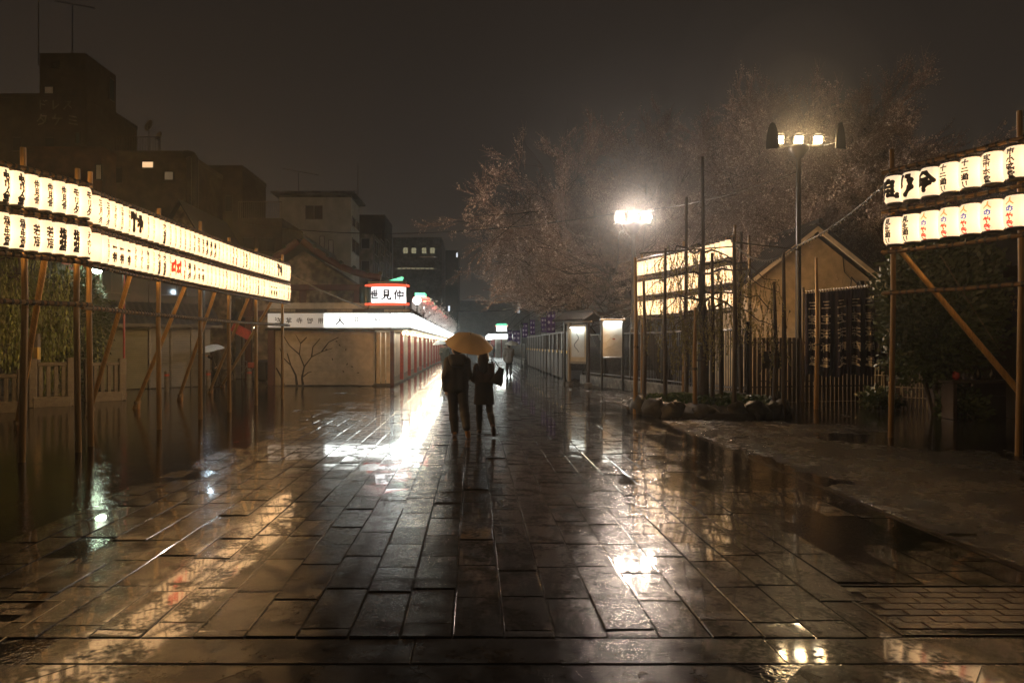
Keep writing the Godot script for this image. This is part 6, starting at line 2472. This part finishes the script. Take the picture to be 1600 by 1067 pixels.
# umbrella: eight panels with scalloped rim; foot of the shaft at the hand
func umbrella(label: String, grip: Vector3, axis: Vector3, r: float, long: float, cloth: Material, see_through := false) -> void:
	var t := thing("umbrella", label, "umbrella", grip)
	t.basis = Basis(Quaternion(Vector3.UP, axis.normalized()))
	var b := MB.new()
	var rows := []
	var deep := r * 0.42
	for k in 9:
		var f := 1.0 - k / 8.0
		var row := PackedVector3Array()
		for q in 33:
			var a := TAU * q / 32.0
			var sag := absf(sin(a * 4.0))
			var rad := r * f * (1.0 - 0.045 * sag * f)
			row.append(Vector3(sin(a) * rad, long - deep * (f * f * 0.75 + f * f * f * f * 0.25) - 0.02 * sag * f, cos(a) * rad))
		rows.append(row)
	b.sheet(rows, Vector2.ZERO, Vector2.ONE, true)
	obj("canopy", b, cloth, t)
	for k in 8:
		var a := TAU * k / 8.0
		b = MB.new()
		var pts := []
		for q in 6:
			var f := q / 5.0
			pts.append(Vector3(sin(a) * r * f, long - 0.008 - deep * (f * f * 0.75 + f * f * f * f * 0.25), cos(a) * r * f))
		b.pipe(pts, [0.004], 4)
		b.bar(Vector3(0, long - deep * 0.9, 0), pts[3], 0.003, 0.003, 4)
		obj("rib", b, M.grey_metal, t)
	b = MB.new()
	b.bar(Vector3(0, -0.02, 0), Vector3(0, long + 0.05, 0), 0.008, 0.006, 6)
	obj("shaft", b, M.dark_metal, t)
	b = MB.new()
	b.pipe([Vector3(0, 0.06, 0), Vector3(0, -0.08, 0), Vector3(0.015, -0.12, 0), Vector3(0.045, -0.135, 0), Vector3(0.07, -0.115, 0)], [0.014], 7)
	obj("handle", b, M.dark_timber, t)

func stride(swing: float) -> Dictionary:
	# walking pose; swing moves the legs apart front to back
	return {"hipL": Vector3(-0.085, 0.92, 0), "kneeL": Vector3(-0.085, 0.5, -0.06 * swing), "ankL": Vector3(-0.08, 0.09, -0.16 * swing), "toeL": Vector3(-0.085, 0.035, -0.16 * swing - 0.16),
		"hipR": Vector3(0.085, 0.92, 0), "kneeR": Vector3(0.09, 0.49, 0.04 * swing), "ankR": Vector3(0.085, 0.13, 0.24 * swing), "toeR": Vector3(0.085, 0.035, 0.24 * swing - 0.13),
		"shL": Vector3(-0.19, 1.4, 0), "elL": Vector3(-0.25, 1.12, 0.04), "wrL": Vector3(-0.24, 0.88, -0.05), "shR": Vector3(0.19, 1.4, 0), "elR": Vector3(0.23, 1.14, -0.06), "wrR": Vector3(0.15, 1.22, -0.27), "head": Vector3(0, 1.59, -0.02)}

func build_people() -> void:
	mat("skin", Color(0.42, 0.26, 0.18), 0.55)
	mat("lips", Color(0.42, 0.17, 0.14), 0.5)
	mat("hair", Color(0.02, 0.016, 0.014), 0.45)
	mat("black_jacket", Color(0.022, 0.02, 0.02), 0.7, "grain", 4.0, {"bump": ["ripple", 0.6]})
	mat("brown_jacket", Color(0.075, 0.04, 0.028), 0.75, "grain", 4.0, {"bump": ["ripple", 0.6]})
	mat("black_cloth", Color(0.018, 0.017, 0.017), 0.75)
	mat("jeans", Color(0.035, 0.035, 0.042), 0.75, "grain", 4.0)
	mat("tan_boot", Color(0.28, 0.14, 0.05), 0.5)
	mat("dark_boot", Color(0.05, 0.028, 0.02), 0.45)
	mat("olive_coat", Color(0.12, 0.13, 0.08), 0.7, "patch", 6.0)
	mat("pale_coat", Color(0.16, 0.15, 0.14), 0.7)
	mat("grey_trousers", Color(0.12, 0.12, 0.12), 0.7)
	mat("ochre_canopy", Color(0.55, 0.44, 0.28), 0.6, "", 1.0, {"backlight_enabled": true, "backlight": Color(0.75, 0.6, 0.4)})
	mat("white_canopy", Color(0.75, 0.77, 0.76), 0.4, "", 1.0, {"backlight_enabled": true, "backlight": Color(0.9, 0.92, 0.9)})
	# the couple under one umbrella
	var j := {"hipL": Vector3(-0.09, 0.93, 0), "kneeL": Vector3(-0.075, 0.5, -0.03), "ankL": Vector3(-0.045, 0.09, 0.02), "toeL": Vector3(-0.055, 0.035, -0.15),
		"hipR": Vector3(0.09, 0.93, 0), "kneeR": Vector3(0.125, 0.52, 0.05), "ankR": Vector3(0.175, 0.2, 0.36), "toeR": Vector3(0.205, 0.045, 0.3),
		"shL": Vector3(-0.155, 1.385, 0), "elL": Vector3(-0.215, 1.1, 0.05), "wrL": Vector3(-0.215, 0.86, 0.0), "shR": Vector3(0.155, 1.385, 0), "elR": Vector3(0.2, 1.12, -0.08), "wrR": Vector3(0.17, 1.24, -0.3), "gripR": Vector3(0, 0.3, -1), "curlR": 1.3, "head": Vector3(0.0, 1.6, -0.03)}
	person("person", "person in a black hooded jacket and dark trousers, walking away under the ochre umbrella", Vector3(-0.3, 0, -12.6), 0.0, j, {"top": M.black_jacket, "low": M.jeans, "shoe": M.tan_boot, "hem": -0.06, "flare": 0.02, "bulk": 0.02, "leg": 0.027, "hood": true, "hands": true}, 0.02)
	j = {"size": 0.95, "hipL": Vector3(-0.085, 0.9, 0), "kneeL": Vector3(-0.09, 0.49, -0.02), "ankL": Vector3(-0.09, 0.1, 0.0), "toeL": Vector3(-0.1, 0.04, -0.15),
		"hipR": Vector3(0.085, 0.9, 0), "kneeR": Vector3(0.11, 0.5, 0.08), "ankR": Vector3(0.17, 0.22, 0.36), "toeR": Vector3(0.185, 0.06, 0.3),
		"shL": Vector3(-0.125, 1.34, 0), "elL": Vector3(-0.19, 1.1, -0.06), "wrL": Vector3(-0.25, 1.12, -0.24), "shR": Vector3(0.125, 1.34, 0), "elR": Vector3(0.165, 1.08, 0.02), "wrR": Vector3(0.18, 1.13, -0.2), "head": Vector3(-0.01, 1.54, -0.02)}
	person("person", "person in a brown jacket and short dark coat skirt with long hair, walking away", Vector3(0.19, 0, -12.7), 0.0, j, {"top": M.brown_jacket, "top2": M.black_cloth, "low": M.black_cloth, "shoe": M.dark_boot, "hem": 0.02, "flare": 0.0, "bulk": 0.006, "leg": 0.004, "skirt": 0.62, "long_hair": true, "hands": true}, 0.02)
	umbrella("ochre umbrella held over the couple in the middle", Vector3(-0.16, 1.22, -12.75), Vector3(0.16, 1.0, 0.42), 0.45, 0.72, M.ochre_canopy)
	# the shoulder bag
	var t := thing("tote_bag", "black tote bag hanging at the right walker's elbow", "bag", Vector3(0.39, 0.97, -12.6), 0.2)
	var b := MB.new()
	var rows := []
	for r in 6:
		var f := r / 5.0
		var row := PackedVector3Array()
		for q in 17:
			var a := TAU * q / 16.0
			var w := lerpf(0.135, 0.05, f)
			row.append(Vector3(sin(a) * w * (1.0 if r else 0.8) + 0.03 * (1.0 - f), 0.32 * f, cos(a) * 0.06 * (1.0 if r else 0.8)))
		rows.append(row)
	b.x = Transform3D(Basis(Vector3.BACK, -0.42), Vector3.ZERO)
	b.sheet(rows, Vector2.ZERO, Vector2.ONE, true)
	b.lathe([[0.0, 0.0], [0.13, 0.002]], 12)
	obj("pouch", b, M.black_cloth, t)
	b = MB.new()
	b.pipe([Vector3(-0.02, 0.3, 0.03), Vector3(-0.06, 0.44, 0.02), Vector3(-0.16, 0.45, 0.01), Vector3(-0.1, 0.3, 0.03)], [0.009], 5)
	b.pipe([Vector3(0.1, 0.28, -0.03), Vector3(0.0, 0.43, -0.02), Vector3(-0.12, 0.46, -0.02), Vector3(-0.04, 0.31, -0.03)], [0.009], 5)
	obj("strap", b, M.black_cloth, t)
	# walkers further off
	t = person("person", "distant person in an olive coat under a white umbrella, coming up the street", G(694, 41.0), PI, stride(0.9), {"top": M.olive_coat, "low": M.grey_trousers, "shoe": M.black_cloth, "hem": -0.1, "flare": 0.03, "bulk": 0.03}, 0.03)
	umbrella("white umbrella of the olive coated walker left in the street", G(694, 41.0) + Vector3(-0.15, 1.22, 0.27), Vector3(-0.12, 1, 0.1), 0.47, 0.72, M.white_canopy)
	person("person", "distant person in a pale jacket and dark trousers by the right railing", G(795, 36.6), 0.1, stride(0.5), {"top": M.pale_coat, "low": M.black_cloth, "shoe": M.black_cloth, "hem": -0.12, "flare": 0.03, "bulk": 0.03}, 0.03)
	umbrella("pale umbrella of the distant walker by the right railing", G(795, 36.6) + Vector3(0.15, 1.2, -0.27), Vector3(0.05, 1, 0.15), 0.38, 0.68, M.white_canopy)
	person("person", "tiny far person in dark clothes before the far shops", G(769, 72.0), PI, stride(0.6), {"top": M.grey_trousers, "low": M.black_cloth, "shoe": M.black_cloth, "hem": -0.1, "flare": 0.03, "bulk": 0.03}, 0.04)
	person("person", "person in dark clothes in the alley behind the left rack", G(338, 27.2), 2.2, stride(0.4), {"top": M.black_cloth, "low": M.black_cloth, "shoe": M.black_cloth, "hem": -0.2, "flare": 0.05, "bulk": 0.03, "skirt": 0.45}, 0.03)
	umbrella("white umbrella tilted over the person in the alley", G(336, 27.0) + Vector3(0.05, 0.95, 0.2), Vector3(-0.22, 1, 0.12), 0.55, 0.75, M.white_canopy)

# ---------------------------------------------------------------- small things
func cable(called: String, label: String, category: String, a: Vector3, c: Vector3, sag: float, r: float, m: Material) -> Node3D:
	var t := thing(called, label, category, Vector3.ZERO)
	var pts := []
	for k in 17:
		var f := k / 16.0
		pts.append(a.lerp(c, f) - Vector3(0, sag * 4.0 * f * (1.0 - f), 0))
	var b := MB.new()
	b.pipe(pts, [r], 5)
	obj("line", b, m, t)
	return t

func build_small_things() -> void:
	rng.seed = 900
	# overhead wires
	cable("overhead_wire", "long overhead wire from the left buildings to the near floodlight", "wire", W(380, 349, 36), W(985, 330, 27), 0.7, 0.022, M.wire)
	cable("overhead_wire", "overhead wire from the near floodlight to the right floodlight", "wire", W(985, 330, 27), W(1247, 268, 22.6), 0.25, 0.018, M.wire)
	cable("overhead_wire", "thin wire crossing far down the street", "wire", W(712, 486, 70), W(800, 484, 70), 0.1, 0.03, M.wire)
	# fairy-light cord to the right rack
	var p := [W(1142, 374, 18.6), W(1245, 384, 16.0), W(1386, 286, 12.45)]
	for k in 2:
		var t := cable("lamp_cord", ["wet cord sagging from the three row rack to the tall mast", "wet cord rising from the tall mast to the right rack"][k], "cord", p[k], p[k + 1], 0.45 if k == 0 else 0.12, 0.018, M.grey_metal)
		var b := MB.new()
		for q in 26:
			var f := (q + 0.5) / 26.0
			var at: Vector3 = p[k].lerp(p[k + 1], f) - Vector3(0, (0.45 if k == 0 else 0.12) * 4.0 * f * (1.0 - f) + 0.03, 0)
			b.x = Transform3D(Basis.IDENTITY, at)
			b.lathe([[0.0, -0.035], [0.018, -0.01], [0.012, 0.03]], 6)
		obj("clips", b, M.grey_metal, t).set_meta("kind", "stuff")
	cable("guy_rope", "rope slanting from the long left rack to the corner shop's roof", "rope", W(452, 428, 21.7), W(575, 482, 28), 0.1, 0.025, M.rope)
	cable("guy_rope", "thin rope slanting down behind the right rack", "rope", W(1470, 398, 12.6), W(1562, 545, 13.6), 0.02, 0.008, M.rope)
	# stone fence sections at the left
	var runs := [[G(-70, 16.6), G(34, 17.2), 0.95, "near low stone fence section at the left edge"], [G(50, 18.4), G(110, 18.9), 1.2, "stone picket fence section under the willow"], [G(137, 20.2), G(190, 20.8), 1.15, "stone picket fence section right of the gap"]]
	for r in runs:
		var a: Vector3 = r[0]
		var d: Vector3 = r[1] - a
		var high: float = r[2]
		var t := thing("stone_fence", r[3], "fence", a, atan2(-d.z, d.x), "stone fence sections")
		var l := d.length()
		var b := MB.new()
		b.cbox(Vector3(l / 2, 0.13, 0), Vector3(l, 0.3, 0.26), 0.02)
		obj("plinth", b, M.granite, t)
		for s in 2:
			b = MB.new()
			b.cbox(Vector3(l * s, high / 2 + 0.06, 0), Vector3(0.2, high + 0.14, 0.22), 0.025)
			obj("end_post", b, M.granite, t)
		var n := int(l / 0.165)
		for k in range(1, n):
			b = MB.new()
			b.cbox(Vector3(l * k / n, high / 2 + 0.13, 0), Vector3(0.1, high - 0.26, 0.12), 0.015)
			obj("picket", b, M.granite, t)
		b = MB.new()
		b.cbox(Vector3(l / 2, high - 0.04, 0), Vector3(l - 0.2, 0.1, 0.15), 0.015)
		obj("top_rail", b, M.granite, t)
	# marker post and round plate by the willow
	var t := thing("marker_post", "square granite marker with a yellow band under the willow", "post", G(57, 18.9))
	var b := MB.new()
	b.cbox(Vector3(0, 1.0, 0), Vector3(0.13, 2.0, 0.13), 0.015)
	obj("shaft", b, M.granite, t)
	b = MB.new()
	b.cbox(Vector3(0, 1.45, 0), Vector3(0.136, 0.36, 0.136), 0.015)
	obj("band", b, M.gilt, t)
	# bollards
	var spots := [[260, 24.4], [325, 25.2], [389, 26.5]]
	for k in 3:
		t = thing("bollard", "short pale bollard, %s from the left under the long rack" % ordinal(k + 1), "bollard", G(spots[k][0], spots[k][1]), 0.0, "bollards along the alley mouth")
		b = MB.new()
		b.lathe([[0.085, -0.02], [0.085, 0.7], [0.07, 0.76], [0.0, 0.78]], 10)
		obj("shaft", b, M.granite, t)
		b = MB.new()
		b.lathe([[0.088, 0.56], [0.088, 0.64]], 10)
		obj("band", b, M.vermilion, t)
	t = thing("red_pole", "slim red flag pole between the left rack's first posts", "pole", G(193, 23.0))
	b = MB.new()
	b.lathe([[0.09, -0.02], [0.09, 0.05], [0.04, 0.08], [0.035, 4.6], [0.0, 4.62]], 8)
	obj("shaft", b, M.red_metal, t)
	# bicycle in the alley
	bicycle(G(372, 28.6))
	t = thing("covered_cart", "dark covered cart beside the alley wall", "cart", G(412, 28.3))
	b = MB.new()
	b.cbox(Vector3(0, 0.62, 0), Vector3(0.5, 0.9, 0.6), 0.12)
	obj("cover", b, M.black_cloth, t)
	for s in [-1, 1]:
		b = MB.new()
		b.x = Transform3D(Basis(Vector3.BACK, PI / 2), Vector3(s * 0.22, 0.1, 0.2))
		b.lathe([[0.0, -0.03], [0.1, -0.03], [0.11, 0.0], [0.1, 0.03], [0.0, 0.03]], 12)
		obj("wheel", b, M.wire, t)
	# bamboo lattice fence at the right
	var a := G(1366, 18.9)
	var c := G(1450, 17.9)
	t = thing("bamboo_fence", "pale low bamboo lattice fence before the round evergreen", "fence", a)
	for k in 15:
		b = MB.new()
		var h := rng.randf_range(0.95, 1.2)
		var base: Vector3 = (c - a) * (k / 14.0)
		b.bar(base + Vector3(0, -0.03, 0), base + Vector3(rng.randfn(0, 0.04), h, rng.randfn(0, 0.03)), 0.019, 0.016, 6)
		obj("cane", b, M.cane, t)
	for y in [0.28, 0.55, 0.85]:
		b = MB.new()
		b.bar(Vector3(0, y, 0.035), c - a + Vector3(0, y, 0.035), 0.015, 0.015, 6)
		obj("cross_cane", b, M.cane, t)

func bicycle(at: Vector3) -> void:
	var t := thing("bicycle", "parked bicycle dim in the alley under the long rack", "bicycle", at, 0.25)
	for s in [-1, 1]:
		var b := MB.new()
		var pts := []
		for k in 19:
			var a := TAU * k / 18.0
			pts.append(Vector3(s * 0.5 + cos(a) * 0.32, 0.33 + sin(a) * 0.32, 0))
		b.pipe(pts, [0.018], 5, false)
		var w := obj("wheel", b, M.wire, t)
		b = MB.new()
		for k in 8:
			var a := TAU * k / 8.0
			b.bar(Vector3(s * 0.5, 0.33, 0), Vector3(s * 0.5 + cos(a) * 0.31, 0.33 + sin(a) * 0.31, 0), 0.004, 0.004, 3)
		obj("spokes", b, M.grey_metal, w)
	var b := MB.new()
	var p := {"r": Vector3(-0.5, 0.33, 0), "bb": Vector3(-0.05, 0.3, 0), "st": Vector3(-0.17, 0.8, 0), "hd": Vector3(0.34, 0.78, 0), "f": Vector3(0.5, 0.33, 0)}
	for q in [["r", "bb"], ["r", "st"], ["bb", "st"], ["bb", "hd"], ["st", "hd"], ["hd", "f"]]:
		b.bar(p[q[0]], p[q[1]], 0.017, 0.017, 5)
	obj("frame", b, M.grey_metal, t)
	b = MB.new()
	b.cbox(Vector3(-0.19, 0.88, 0), Vector3(0.24, 0.06, 0.14), 0.025)
	b.bar(Vector3(-0.17, 0.78, 0), Vector3(-0.185, 0.87, 0), 0.014, 0.014, 5)
	obj("saddle", b, M.black_lacquer, t)
	b = MB.new()
	b.pipe([Vector3(0.22, 1.02, -0.28), Vector3(0.34, 0.98, -0.1), Vector3(0.33, 0.97, 0.1), Vector3(0.22, 1.02, 0.28)], [0.013], 5)
	b.bar(Vector3(0.34, 0.76, 0), Vector3(0.33, 0.98, 0), 0.014, 0.014, 5)
	obj("handlebar", b, M.grey_metal, t)
	b = MB.new()
	b.cbox(Vector3(0.52, 0.83, 0), Vector3(0.28, 0.22, 0.34), 0.02)
	obj("basket", b, M.vermilion, t)
